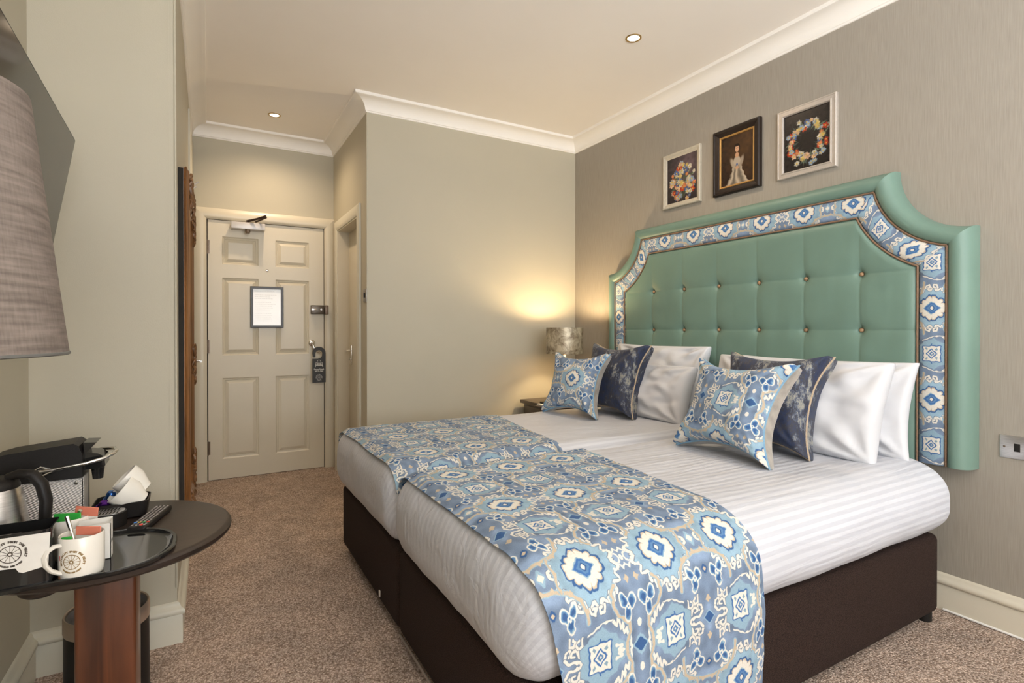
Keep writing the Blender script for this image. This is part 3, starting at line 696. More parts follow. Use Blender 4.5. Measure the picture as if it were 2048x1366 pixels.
def rbox(x0, x1, y0, y1, z0, z1, rx, ry, rz, step=.02, disp=None, skip_bottom=False):
    V = {}; verts = []; faces = []; uvs = []
    lo = np.array([x0, y0, z0]); hi = np.array([x1, y1, z1]); rl, rh = (ry if isinstance(ry, tuple) else (ry, ry)); Rl = np.array([rx, rl, rz]); Rh = np.array([rx, rh, rz]); ilo, ihi = lo + Rl, hi - Rh
    def vert(p):
        p = np.array(p); q = np.clip(p, ilo, ihi); R = np.where(p < ilo, Rl, Rh); ry = R[1]; o = (p - q) / R; L = np.linalg.norm(o)
        n = o / L if L > 1e-9 else np.array([0, 0, 1.0]); w = q + n * R
        key = tuple(np.round(w, 5))
        if key in V: return V[key]
        th = math.acos(max(-1, min(1, n[2])))  # angle from +z
        arcy = ry * th * (n[1] / (math.hypot(n[0], n[1]) + 1e-9)) if L > 0 else 0
        dz = (ihi[2] - q[2])
        va = q[1] + arcy + (math.copysign(dz, n[1]) if abs(n[1]) > .3 else 0)
        arcx = rx * th * (n[0] / (math.hypot(n[0], n[1]) + 1e-9))
        ua = q[0] + arcx + (math.copysign(dz, n[0]) if abs(n[0]) > .6 else 0)
        if disp: w = w + n * disp(w, n)
        V[key] = len(verts); verts.append(tuple(w)); uvs.append((ua, va)); return V[key]
    def ticks(i):
        # denser in the rounded zones
        a = list(np.linspace(lo[i], ilo[i], 9)[:-1]); k = max(2, int((ihi[i] - ilo[i]) / step)); b = list(np.linspace(ilo[i], ihi[i], k)); c = list(np.linspace(ihi[i], hi[i], 9)[1:])
        return a + b + c
    T = [ticks(i) for i in range(3)]
    for ax in range(3):
        a, b = [(1, 2), (2, 0), (0, 1)][ax]
        for sd in (0, 1):
            if skip_bottom and ax == 2 and sd == 0: continue
            c = (lo, hi)[sd][ax]; ids = []
            for s in T[a]:
                row = []
                for t in T[b]:
                    p = [0, 0, 0]; p[ax] = c; p[a] = s; p[b] = t; row.append(vert(p))
                ids.append(row)
            for i in range(len(T[a]) - 1):
                for j in range(len(T[b]) - 1):
                    q = (ids[i][j], ids[i + 1][j], ids[i + 1][j + 1], ids[i][j + 1])
                    if len(set(q)) < 3: continue
                    q = tuple(dict.fromkeys(q)); faces.append(q if sd else q[::-1])
    mb = MB(); mb.add(verts, faces); mb.uv = {0: np.array(uvs)}
    return mb
def N3(x, y, z): return mnoise.noise(Vector((x, y, z)))
def duvet_disp(seed):
    def f(w, n):
        d = .007 * N3(w[0] * 2.5 + seed, w[1] * 5, w[2] * 5 + seed) + .0035 * N3(w[0] * 5, w[1] * 16 + seed, w[2] * 14)
        if n[0] < -.5: d = d * .7 + .0015 * N3(seed, w[1] * 14, w[2] * 3)
        return d
    return f
def bed(y0, y1, lab, dlab, seed, tagx):
    b = thing('divan_bed', (1.55, (y0 + y1) / 2, 0), lab, 'bed', 'twin divan beds pushed together')
    mb = MB(); mb.box(.605, 2.50, y0, y1, .038, .345, .024, 4); mb.build('divan_base', M_DIVAN, parent=b)
    mb = MB(); mb.box(BX0 + .05, BX1 - .04, y0 + .0, y1 - .0, .347, BTOP - .03, .05, 3); mb.build('mattress', M_COTTON, parent=b)
    for x in (.66, 2.462):
        for y in (y0 + .034, y1 - .034):
            mb = MB(); mb.lathe([(.020, 0), (.024, .004), (.024, .040)], (x, y, 0), 16); mb.build('foot', M_BLACKP, parent=b)
    return b
bedn = bed(.99, 1.903, 'nearer dark brown divan bed under the hanging patterned throw', '', 1.0, 0)
bedf = bed(1.907, 2.84, 'farther dark brown divan bed, the one beside the lamp', '', 2.0, 0)
mb = MB(); mb.box(.601, .6045, 1.10, 1.88, .034, .046, .001); mb.build('metal_rail', mat('rail_metal', (.45, .41, .37, 1), .35, .8, noise_amt=.05), parent=bedn)['label'] = 'thin metal link rail'
mb = MB(); mb.box(.600, .6045, 2.134, 2.148, .066, .092, .002); mb.build('pull_tag', mat('tag_metal', (.7, .66, .6, 1), .3, .4, noise_amt=.05), parent=bedf)
DN0, DN1, DF0, DF1 = .935, 1.900, 1.908, 2.895
dn = rbox(BX0, BX1, DN0, DN1, BBOT, BTOP, .085, (.175, .09), .13, .022, duvet_disp(3.3)).build('duvet', M_LINEN, ang=180)
tag(dn, 'white satin-stripe duvet tucked over the nearer bed', 'duvet', 'white striped duvets')
df = rbox(BX0, BX1, DF0, DF1, BBOT, BTOP, .085, .10, .115, .022, duvet_disp(7.7)).build('duvet', M_LINEN, ang=180)
tag(df, 'white satin-stripe duvet tucked over the farther bed', 'duvet', 'white striped duvets')

def smooth(a, b, t): t = max(0, min(1, (t - a) / (b - a))); return t * t * (3 - 2 * t)
def runner(ypath, x_of, u0, v0, name, lab, seed, cloth_t=.006):
    """ypath: (y,z) polyline from far to near; x_of(s)->(xl,xr)"""
    P = [Vector(p) for p in ypath]; S = [0]
    for a, b in zip(P[:-1], P[1:]): S.append(S[-1] + (b - a).length)
    n = int(S[-1] / .010); m = 70; G = np.zeros((n, m, 3)); UV = np.zeros((n, m, 2))
    for i in range(n):
        s = S[-1] * i / (n - 1); k = max(j for j in range(len(S) - 1) if S[j] <= s + 1e-9); t = (s - S[k]) / (S[k + 1] - S[k]); p = P[k].lerp(P[k + 1], t)
        a = P[min(k + 1, len(P) - 1)] - P[k]; nn = Vector((a.y, -a.x)).normalized()
        if k + 2 < len(P) and t > .5:
            a2 = P[k + 2] - P[k + 1]; n2 = Vector((a2.y, -a2.x)).normalized(); nn = nn.lerp(n2, (t - .5)).normalized()
        elif k > 0 and t < .5:
            a2 = P[k] - P[k - 1]; n2 = Vector((a2.y, -a2.x)).normalized(); nn = nn.lerp(n2, (.5 - t)).normalized()
        nn = -nn if nn.y < -0.3 or (abs(nn.y) <= .3 and nn.x > 0) else nn
        xl, xr = x_of(s, S[-1])
        for j in range(m):
            w = j / (m - 1); x = xl + (xr - xl) * w
            hang = smooth(.60, .35, p.y) if s > S[-1] * .5 else 0
            d = cloth_t + .004 + .0045 * N3(x * 7 + seed, s * 5, 0) + .003 * N3(x * 16, s * 13 + seed, 1) + .006 * N3(x * 30 + s * 4, s * 1.5, seed) * smooth(.30, .0, w) * (1 - hang)
            d += hang * .014 * math.sin(x * 19 + seed) * smooth(.55, .1, p.y) + hang * .006
            d = max(d, .0035)
            drop = -.030 * smooth(.035, .0, x - xl) ** 1 if (1 - hang) > .5 else -.030 * smooth(.035, .0, x - xl) * (1 - hang)
            zz = p.y + nn.y * d; yy = p.x + nn.x * d
            if p.y > .58: zz += drop * smooth(.58, .63, p.y) * .55
            G[i, j] = (x, yy, zz); UV[i, j] = (x - u0, v0 - s)
    mb = MB(); mb.grid(G, ikat_uv(UV[..., 0], UV[..., 1]))
    # thin turned edge all round: second layer just below, joined by the rim
    H = G.copy(); H[..., 2] -= .0022; H[..., 1] += .0008
    mb.grid(H[:, ::-1], ikat_uv(UV[:, ::-1, 0], UV[:, ::-1, 1]))
    for a, b in ((G[:, 0], H[:, 0]), (H[:, -1], G[:, -1])): mb.grid(np.stack([a, b], 1), np.stack([ikat_uv(UV[:, 0, 0], UV[:, 0, 1])] * 2, 1))
    for a, b in ((G[-1], H[-1]), (H[0], G[0])): mb.grid(np.stack([a, b], 1), np.stack([ikat_uv(UV[-1, :, 0], UV[-1, :, 1])] * 2, 1))
    return tag(mb.build(name, M_IKAT, ang=180), lab, 'throw', 'blue ikat bed runners')
def arcp(cy, cz, ry, rz, a0, a1, n=10): return [(cy + ry * math.cos(math.radians(a0 + (a1 - a0) * i / n)), cz + rz * math.sin(math.radians(a0 + (a1 - a0) * i / n))) for i in range(n + 1)]
pn = arcp(DN1 - .09, BTOP - .13, .09, .13, 15, 90) + [(y, BTOP) for y in np.linspace(DN1 - .2, DN0 + .2, 6)] + arcp(DN0 + .175, BTOP - .13, .177, .13, 90, 180, 16) + [(DN0 - .004, .46), (DN0 - .008, .38), (DN0 - .004, .28), (DN0 + .003, .18), (DN0 + .004, .085)]
tot = lambda P: sum(math.hypot(a[0] - b[0], a[1] - b[1]) for a, b in zip(P[:-1], P[1:]))
# arc length (from the start) of the point on the near side with z = .43 is pattern row 0
s43 = tot(pn[:-5]) + (.46 - .43) + math.hypot(.004, BTOP - .13 - .46)
runner(pn, lambda s, L: (.604 + .062 * smooth(L * .60, L * .88, s) + .006 * N3(s * 3, 1, 2), 1.385 - .082 * smooth(L * .05, L * .62, s) + .02 * smooth(L * .7, L, s) + .01 * N3(s * 4, 5, 2)), 1.09, s43, 'bed_runner', 'blue and cream ikat runner across the nearer bed, hanging down its side', 4.0)
pf = [(DF1 - .0 + .004, .46)] + arcp(DF1 - .10, BTOP - .115, .104, .115, 0, 90) + [(y, BTOP) for y in np.linspace(DF1 - .2, DF0 + .2, 6)] + arcp(DF0 + .10, BTOP - .115, .10, .115, 90, 165, 10)
runner(pf, lambda s, L: (.600 + .006 * N3(s * 3, 8, 2), 1.50 - .14 * smooth(0, L, s) + .012 * N3(s * 4, 9, 2)), 1.13, .37 * 3, 'bed_runner', 'blue and cream ikat runner across the farther bed, short of the lamp', 9.0)

# ------------------------------------------------------------------ headboard
M_TEAL = mat('teal_leather', (.150, .240, .195, 1), .42, noise_amt=.04, noise_scale=5, bump=.15, bump_scale=700, spec=.35)
M_PIPE = mat('bronze_piping', (.21, .125, .075, 1), .6, noise_amt=.15, noise_scale=300)
hb = thing('headboard', (XR - .03, 1.985, .55), 'large teal leather buttoned headboard with blue patterned border and scooped corners', 'headboard')
HY0, HY1, HZT, HZB, HR = .912, 3.062, 1.832, .602, .278
def contour(d):
    r = HR + d; k = math.sqrt(max(1e-6, r * r - d * d)); segs = []
    y0, y1, zt = HY0, HY1, HZT
    segs.append([(y0 + d, HZB + (zt - k - HZB) * i / 14) for i in range(15)])
    a0 = math.atan2(-k, d); a1 = math.atan2(-d, k)
    segs.append([(y0 + r * math.cos(a0 + (a1 - a0) * i / 14), zt + r * math.sin(a0 + (a1 - a0) * i / 14)) for i in range(15)])
    segs.append([(y0 + k + (y1 - y0 - 2 * k) * i / 30, zt - d) for i in range(31)])
    segs.append([(y1 - a + y0, b) for a, b in segs[1][::-1]]); segs.append([(y1 - a + y0, b) for a, b in segs[0][::-1]])
    return segs
def loft(prof, name, m, uv=False, parent=None, wob=0):
    rings = [(contour(d), h) for d, h in prof]; mb = MB()
    for s in range(5):
        G = np.array([[(XR - h, y, z) for (y, z) in ring[s]] for ring, h in rings])
        if wob:
            for i in range(G.shape[0]):
                for j in range(G.shape[1]): G[i, j, 0] -= wob * N3(G[i, j, 1] * 9, G[i, j, 2] * 9, s)
        U = None
        if uv:
            U = np.zeros(G.shape[:2] + (2,)); off = {0: (.115, 0), 1: (.06, .2), 2: (.0, .10), 3: (.06, .2), 4: (.115, .0)}[s]
            if s in (0, 4):
                for i in range(G.shape[0]): U[i, :, 0] = (.115 - .05 + (prof[i][0] - prof[0][0])); U[i, :, 1] = G[i, :, 2] - 1.235 + .185
                if s == 0: U[..., 0] = .23 - U[..., 0]
            elif s == 2:
                for i in range(G.shape[0]): U[i, :, 0] = G[i, :, 1] - .08; U[i, :, 1] = G[i, :, 2] - 1.72 + .185
            else:
                for i in range(G.shape[0]):
                    U[i, :, 0] = .165 - (prof[i][0] - prof[0][0]); U[i, :, 1] = .1 + np.linspace(0, .42, G.shape[1])
        mb.grid(G, ikat_uv(U[..., 0], U[..., 1]) if uv else None)
    return mb.build(name, m, parent=parent, ang=60)
loft([(0, .002), (0, .028), (.003, .052), (.012, .074), (.026, .088), (.042, .094), (.058, .092), (.070, .084), (.078, .072), (.080, .05)], 'padded_rim', M_TEAL, parent=hb)
loft([(.078, .055), (.081, .068), (.088, .077), (.110, .082), (.150, .082), (.170, .077), (.178, .068), (.181, .055)], 'patterned_band', M_IKAT, uv=True, parent=hb, wob=.0015)
for d, h in ((.080, .077), (.180, .077)):
    mb = MB()
    for s in contour(d): mb.tube([(XR - h, y, z) for y, z in s], .0042, 8)
    mb.build('piping', M_PIPE, parent=hb)
mb = MB(); mb.box(XR - .066, XR - .001, HY0 + .012, HY1 - .012, HZB, HZB + .02); mb.build('backing_board', M_TEAL, parent=hb, smooth=False)
BYS = [1.318 + .2585 * k for k in range(6)]; BZS = [1.145, 1.397]
dI = .180; ky = math.sqrt((HR + dI) ** 2 - dI ** 2); ny, nz = 330, 170; G = np.zeros((ny, nz, 3))
ys = np.linspace(HY0 + dI, HY1 - dI, ny)
for i, y in enumerate(ys):
    e = min(y - HY0, HY1 - y)
    zt = HZT - dI if e >= ky else HZT - math.sqrt((HR + dI) ** 2 - e * e)
    zz = np.linspace(HZB, zt, nz)
    ed = np.minimum(np.minimum(e - dI, zt - zz) , .5); puff = np.clip(ed / .045, 0, 1); puff = np.sqrt(puff * (2 - puff))
    h = .060 + .026 * puff
    for by in BYS:
        for bz in BZS:
            dd = np.hypot(y - by, zz - bz); h = h - .020 * np.exp(-(dd / .016) ** 2) - .009 * np.exp(-(dd / .050) ** 2)
    # seams between the buttons
    fz = np.clip((zt - zz) / .25, 0, 1) * .8 + .2
    dv = min(abs(y - by) for by in BYS); h = h - .0028 * math.exp(-(dv / .005) ** 2) * fz - .0030 * math.exp(-(dv / .028) ** 2) * fz
    for bz in BZS: h = h - .0024 * np.exp(-((zz - bz) / .005) ** 2) - .0030 * np.exp(-((zz - bz) / .028) ** 2)
    for q, z in enumerate(zz): h[q] += .0012 * N3(y * 12, z * 12, 2) + .0009 * N3(y * 30, z * 5, 7)
    G[i, :, 0] = XR - h; G[i, :, 1] = y; G[i, :, 2] = zz
mb = MB(); mb.grid(G); mb.build('centre_panel', M_TEAL, parent=hb, ang=180)
M_BTN = mat('button_copper', (.42, .26, .15, 1), .4, .3, noise_amt=.15, noise_scale=200)
for by in BYS:
    for bz in BZS:
        mb = MB(); mb.lathe([(0, .008), (.005, .0072), (.009, .0045), (.0105, 0)], (0, 0, 0), 18, mat=frame((XR - .059, by, bz), (0, 1, 0), (0, 0, 1), (-1, 0, 0))); mb.build('button', M_BTN, parent=hb)

# ------------------------------------------------------------------ pillows and cushions
def cushion(parent, wname, m_front, m_back, m_pipe, base, Wd, Ht, T, yaw, lean, k=.12, n=44, uvo=None, seed=0, ears=.5, wr=.006, piping=True, roll=0.0, backname='back'):
    """base: world point of the middle of the lower edge; faces -X; lean tips the top towards +X"""
    xa = Vector((math.sin(yaw), -math.cos(yaw), 0)); hz = Vector((math.cos(yaw), math.sin(yaw), 0))
    ya = (Vector((0, 0, 1)) * math.cos(lean) + hz * math.sin(lean)).normalized(); za = xa.cross(ya)
    if roll: xa, ya = xa * math.cos(roll) + ya * math.sin(roll), ya * math.cos(roll) - xa * math.sin(roll)
    O = Vector(base) + ya * Ht / 2
    t = np.linspace(-1, 1, n); t = np.sign(t) * (1 - (1 - np.abs(t)) ** 1.35)
    def shape(u, v, side):
        x = Wd / 2 * u * (1 - k * (1 - abs(v) ** 2.2)); y = Ht / 2 * v * (1 - k * .9 * (1 - abs(u) ** 2.2))
        th = T / 2 * (max(0, (1 - u ** 2)) ** .5 * max(0, (1 - v ** 2)) ** .5) ** ears
        e = (1 - u * u) * (1 - v * v)
        z = side * th + wr * min(1, e * 3) * (N3(u * 2.2 + seed, v * 2.2, side) + .6 * N3(u * 5 + seed, v * 4, side + 3))
        # pull folds fanning from the corners
        for cu in (-1, 1):
            for cv in (-1, 1):
                dx, dy = cu - u, cv - v; r = math.hypot(dx, dy); a = math.atan2(abs(dy), abs(dx))
                z += side * wr * .9 * math.sin(a * 9 + seed) * math.exp(-(r / .55) ** 2) * min(1, r * 3) * min(1, e * 6)
        z += .010 * N3(u * 1.3 + seed * 2, v * 1.3, 9)  # seam wobble shared by both faces
        if y < -Ht / 2 * .6: z *= 1.0
        return O + xa * x + ya * y + za * z, x, y
    out = []
    for side, m, nm in ((1, m_front, wname), (-1, m_back, backname)):
        G = np.zeros((n, n, 3)); U = np.zeros((n, n, 2))
        for i, u in enumerate(t):
            for j, v in enumerate(t):
                p, x, y = shape(u, v, side); G[i, j] = p; U[i, j] = (x, y)
        if m is None: 
            out.append((G, U)); continue
        if uvo and side == 1:   # cloth is laid out by length along the surface
            c = n // 2; d0 = np.linalg.norm(np.diff(G, axis=0), axis=-1); d1 = np.linalg.norm(np.diff(G, axis=1), axis=-1)
            a0 = np.concatenate([np.zeros((1, n)), np.cumsum(d0, 0)]); a1 = np.concatenate([np.zeros((n, 1)), np.cumsum(d1, 1)], 1)
            U[..., 0] = (a0 - a0[c:c + 1]) * .5 + U[..., 0] * .5; U[..., 1] = (a1 - a1[:, c:c + 1]) * .5 + U[..., 1] * .5
        mb = MB(); uv = ikat_uv(U[..., 0] - uvo[0], U[..., 1] - uvo[1]) if (uvo and side == 1) else None
        if m_back is None:   # one closed skin
            out.append((G, U)); continue
        mb.grid(G if side == 1 else G[::-1], uv if side == 1 else None); o = mb.build(nm, m, parent=parent, ang=180)
    if m_back is None:
        mb = MB(); G1, G2 = out[0][0], out[1][0]
        v = np.concatenate([G1.reshape(-1, 3), G2.reshape(-1, 3)]); ids = np.arange(2 * n * n).reshape(2, n, n).copy()
        for i in range(n):
            for j in range(n):
                if i in (0, n - 1) or j in (0, n - 1): ids[1, i, j] = ids[0, i, j]
        f = []
        for s in (0, 1):
            for i in range(n - 1):
                for j in range(n - 1):
                    q = (ids[s, i, j], ids[s, i + 1, j], ids[s, i + 1, j + 1], ids[s, i, j + 1]); f.append(q if s == 0 else q[::-1])
        mb.add(v.tolist(), [tuple(int(a) for a in q) for q in f]); o = mb.build(wname, m_front, parent=parent, ang=180)
        return o
    if piping:
        rim = [(-1, v) for v in t] + [(u, 1) for u in t[1:]] + [(1, v) for v in t[::-1][1:]] + [(u, -1) for u in t[::-1][1:-1]]
        mb = MB(); mb.tube([tuple(shape(u, v, 1)[0]) for u, v in rim], .0042, 6, closed=True); mb.build('piping', m_pipe, parent=parent)
M_GREYV = mat('taupe_velvet', (.33, .295, .25, 1), .85, noise_amt=.18, noise_scale=26, sheen=.4)
M_BPIPE = mat('blue_piping', (.20, .36, .50, 1), .7, noise_amt=.08, noise_scale=200)
M_TPIPE = mat('tan_piping', (.46, .36, .25, 1), .6, noise_amt=.1, noise_scale=200)
def navy_mat():
    m = bpy.data.materials.new('distressed_navy_velvet'); m.use_nodes = True; nt = m.node_tree; b = nt.nodes['Principled BSDF']
    tc = nt.nodes.new('ShaderNodeTexCoord'); mp = nt.nodes.new('ShaderNodeMapping'); mp.inputs['Scale'].default_value = (1, 1, .55); nt.links.new(tc.outputs['Object'], mp.inputs[0])
    n = nt.nodes.new('ShaderNodeTexNoise'); n.inputs['Scale'].default_value = 13; n.inputs['Detail'].default_value = 10; n.inputs['Roughness'].default_value = .80; nt.links.new(mp.outputs[0], n.inputs['Vector'])
    r = nt.nodes.new('ShaderNodeValToRGB'); nt.links.new(n.outputs[0], r.inputs[0]); cr = r.color_ramp
    cr.elements[0].position = .34; cr.elements[0].color = (.009, .011, .022, 1); cr.elements[1].position = .68; cr.elements[1].color = (.42, .39, .30, 1)
    for p, c in ((.45, (.012, .026, .075, 1)), (.51, (.028, .024, .026, 1)), (.545, (.045, .065, .12, 1)), (.585, (.22, .22, .20, 1))):
        e = cr.elements.new(p); e.color = c
    nt.links.new(r.outputs[0], b.inputs['Base Color']); b.inputs['Roughness'].default_value = .65; b.inputs['Sheen Weight'].default_value = .1
    return m
M_NAVY = navy_mat()
ZB = BTOP
def pillow(lab, base, Wd, Ht, T, yaw, lean, seed, k=.035, roll=0.0, wr=.024):
    t = cushion(None, 'pillow', M_COTTON, None, None, base, Wd, Ht, T, yaw, lean, k, seed=seed, ears=.5, wr=wr, piping=False, n=54, roll=roll)
    return tag(t, lab, 'pillow', 'white bed pillows')
pillow('white pillow at the back of the nearer bed, poking out right', (2.40, 1.455, ZB - .01), .80, .40, .13, .03, .22, 11, .06)
pillow('plump white pillow in front on the nearer bed behind the navy cushion', (2.235, 1.505, ZB - .015), .83, .42, .17, -.02, .34, 12, .05)
pillow('white pillow propped at the back of the farther bed, the topmost edge there', (2.395, 2.475, ZB - .01), .76, .44, .14, .02, .24, 13, .05)
pillow('white pillow slumped in front on the farther bed, right of the navy cushion', (2.235, 2.40, ZB - .015), .66, .34, .16, .04, .36, 14, .06)
def scat(lab, kind, base, Wd, Ht, T, yaw, lean, k, seed, uvo=None, roll=0.0, ears=.34):
    t = thing('cushion', (base[0], base[1], base[2]), lab, 'cushion', 'scatter cushions on the beds')
    if kind == 'ikat': cushion(t, 'front', M_IKAT, M_GREYV, M_BPIPE, base, Wd, Ht, T, yaw, lean, k, uvo=uvo, seed=seed, roll=roll, ears=ears)
    else: cushion(t, 'front', M_NAVY, M_NAVY, M_TPIPE, base, Wd, Ht, T, yaw, lean, k, seed=seed, roll=roll, ears=ears)
    return t
scat('blue and cream ikat cushion with blue piping, front of the nearer bed', 'ikat', (1.80, 1.468, ZB + .004), .47, .41, .20, -.05, .42, .30, 21, (-.09, .01))
scat('distressed navy velvet cushion with tan piping on the nearer bed', 'navy', (2.05, 1.475, ZB + .004), .48, .43, .20, -.03, .38, .23, 22)
scat('blue and cream ikat cushion, foremost on the farther bed beside the lamp', 'ikat', (1.865, 2.595, ZB + .004), .40, .39, .18, .27, .36, .30, 23, (-.08, .195))
scat('distressed navy velvet cushion with tan piping on the farther bed', 'navy', (2.10, 2.55, ZB + .004), .49, .44, .19, .02, .34, .23, 24)

# ------------------------------------------------------------------ pictures on the right wall
def art(kind, w=220, h=270):
    rs = np.random.RandomState({'posy': 4, 'lady': 5, 'wreath': 9}[kind])
    X = (np.arange(w) + .5)[None, :] / w * np.ones((h, 1)); Y = (np.arange(h) + .5)[:, None] / h * np.ones((1, w)) ; asp = h / w
    if kind == 'posy': img = np.ones((h, w, 3)) * np.array([.17, .14, .14]) + (np.clip(1 - np.hypot(X - .7, (Y - .75)), 0, 1) ** 2)[..., None] * np.array([.22, .18, .20])
    elif kind == 'wreath': img = np.ones((h, w, 3)) * np.array([.13, .11, .10])
    else: img = np.ones((h, w, 3)) * np.array([.16, .10, .06]) + (np.clip(1 - np.hypot(X - .75, Y - .7) * 1.3, 0, 1))[..., None] * np.array([.13, .10, .05])
    img = img * (.85 + .3 * vnoise(w, h, 14, 17, 2)[..., None])
    def put(mask, col, soft=.012):
        nonlocal img; a = np.clip(mask / soft + .5, 0, 1)[..., None]; img = img * (1 - a) + np.array(col) * a
    def ell(cx, cy, rx, ry, ro=0.0):
        dx, dy = X - cx, (Y - cy) * asp; c, s = math.cos(ro), math.sin(ro); u = dx * c + dy * s; v = -dx * s + dy * c
        return (1 - np.hypot(u / rx, v / ry)) * min(rx, ry)
    def leaf(cx, cy, r, ro, col): put(ell(cx, cy, r, r * .35, ro), col); put(ell(cx, cy, r * .9, r * .05, ro), np.array(col) * 1.5)
    def flower(cx, cy, r, col, pet=6, mid=(.75, .62, .25)):
        ph = rs.rand() * 6
        for k in range(pet):
            a = ph + 2 * math.pi * k / pet; c = np.array(col) * rs.uniform(.82, 1.12)
            put(ell(cx + r * .55 * math.cos(a), cy + r * .55 * math.sin(a) / asp, r * .55, r * .38, a), c)
        put(ell(cx, cy, r * .3, r * .3), mid)
    cols = [(.66, .20, .11), (.72, .42, .28), (.72, .69, .63), (.52, .58, .64), (.74, .60, .50), (.28, .35, .52), (.70, .62, .40), (.66, .64, .58)]
    if kind == 'posy':
        for k in range(70):
            a = rs.rand() * 2 * math.pi; r = rs.uniform(.12, .38); leaf(.52 + r * math.cos(a) * .95, .44 + r * math.sin(a) * .95, rs.uniform(.04, .08), a, (.24, .27, .20) if k % 3 else (.40, .42, .36))
        for k in range(75):
            a = rs.rand() * 2 * math.pi; r = .42 * math.sqrt(rs.rand()); flower(.52 + r * math.cos(a), .43 + r * math.sin(a) * 1.0, rs.uniform(.045, .08), cols[rs.randint(len(cols))], 5 + rs.randint(3))
    elif kind == 'wreath':
        for k in range(60):
            a = rs.rand() * 2 * math.pi; r = rs.uniform(.26, .43); leaf(.52 + r * math.cos(a), .46 + r * .88 * math.sin(a), rs.uniform(.035, .07), a + rs.uniform(-.6, .6), (.30, .34, .28) if k % 3 else (.22, .26, .24))
        for k in range(64):
            a = 2 * math.pi * k / 32 + rs.uniform(-.1, .1); r = rs.uniform(.25, .47); flower(.52 + r * math.cos(a), .46 + r * .85 * math.sin(a), rs.uniform(.035, .065), cols[rs.randint(len(cols))], 5 + rs.randint(2))
    else:  # a plain generic lady in a pale gown
        gy = np.clip((Y - .02) / .46, 0, 1); gw = .40 - .33 * gy ** .55 + .012 * np.sin(Y * 60)
        fold = .5 + .5 * np.sin((X - .5) / (gw + .02) * 9 + 3 * vnoise(w, h, 6, 5, 21)); g = np.minimum(gw - np.abs(X - .5), np.minimum(Y - .02, .52 - Y))
        a = np.clip(g / .02 + .5, 0, 1)[..., None]; img = img * (1 - a) + (np.array([.62, .57, .50]) * (.62 + .5 * fold[..., None])) * a
        put(ell(.385, .43, .055, .15, .42), (.60, .55, .48), .03); put(ell(.615, .43, .055, .15, -.42), (.56, .51, .45), .03); put(ell(.50, .47, .10, .11), (.64, .59, .52), .03)
        put(ell(.50, .34, .05, .035), (.70, .54, .42), .02); put(ell(.50, .40, .03, .03), (.34, .38, .52), .02)
        put(ell(.50, .58, .055, .06), (.70, .54, .42), .02); put(ell(.50, .715, .082, .095), (.12, .07, .05), .02); put(ell(.50, .70, .058, .082), (.76, .60, .48), .015)
        put(ell(.478, .71, .009, .005), (.2, .13, .1)); put(ell(.522, .71, .009, .005), (.2, .13, .1)); put(ell(.50, .672, .014, .005), (.6, .3, .25))
        put(ell(.50, .765, .06, .03), (.13, .08, .05), .015)
    return np.clip(blur2(img, 1), 0, 1)
def picture(lab, y0, y1, z0, z1, prof, mf, kind, inner=None, arr_w=.03):
    t = thing('framed_picture', (XR - .01, (y0 + y1) / 2, z0), lab, 'picture')
    mb = MB(); pic_frame(mb, y0, y1, z0, z1, prof, lambda a, z, h: (XR - h, a, z)); mb.build('frame', mf, parent=t, ang=20)
    iw = prof[-1][0]
    if inner:
        mb = MB(); pic_frame(mb, y0 + iw - .001, y1 - iw + .001, z0 + iw - .001, z1 - iw + .001, [(0, .004), (0, .014), (.004, .0155), (.010, .012), (.011, .004)], lambda a, z, h: (XR - h, a, z)); mb.build('gilt_slip', inner, parent=t, ang=20)
    a0, a1, b0, b1 = y0 + iw - .002, y1 - iw + .002, z0 + iw - .002, z1 - iw + .002
    mb = MB(); mb.add([(XR - .007, a1, b0), (XR - .007, a0, b0), (XR - .007, a0, b1), (XR - .007, a1, b1)], [(0, 1, 2, 3)]); mb.uv = {0: np.array([(0, 0), (1, 0), (1, 1), (0, 1)], float)}
    mb.box(XR - .0065, XR - .001, a0, a1, b0, b1)
    mb.build('picture_sheet', img_mat('art_' + kind, image_from('art_' + kind, art(kind)), .25, spec=.4, ext='EXTEND'), parent=t, smooth=False)
M_CREAMF = mat('cream_frame', (.46, .42, .34, 1), .4, noise_amt=.06, noise_scale=60)
M_SILVF = mat('champagne_frame', (.48, .43, .38, 1), .38, .25, noise_amt=.05, noise_scale=60)
M_DKF = mat('dark_frame', (.018, .011, .008, 1), .45, noise_amt=.2, noise_scale=60, spec=.3)
M_GILT = mat('gilt', (.60, .36, .13, 1), .35, .8, noise_amt=.1)
picture('cream-framed flower bouquet painting, leftmost of the three pictures', 2.270, 2.577, 1.932, 2.284, [(0, 0), (0, .016), (.004, .020), (.010, .020), (.014, .017), (.024, .014), (.030, .010), (.033, .006), (.033, .004)], M_CREAMF, 'posy')
picture('dark-framed portrait of a lady in a pale gown, middle of the three pictures', 1.862, 2.170, 1.929, 2.307, [(0, 0), (0, .022), (.006, .028), (.012, .028), (.016, .022), (.030, .018), (.036, .016), (.040, .010), (.040, .004)], M_DKF, 'lady', M_GILT)
picture('pale-framed flower wreath painting, rightmost of the three pictures', 1.457, 1.762, 1.930, 2.285, [(0, 0), (0, .016), (.003, .020), (.007, .020), (.009, .017), (.022, .017), (.025, .020), (.029, .020), (.033, .012), (.033, .004)], M_SILVF, 'wreath')

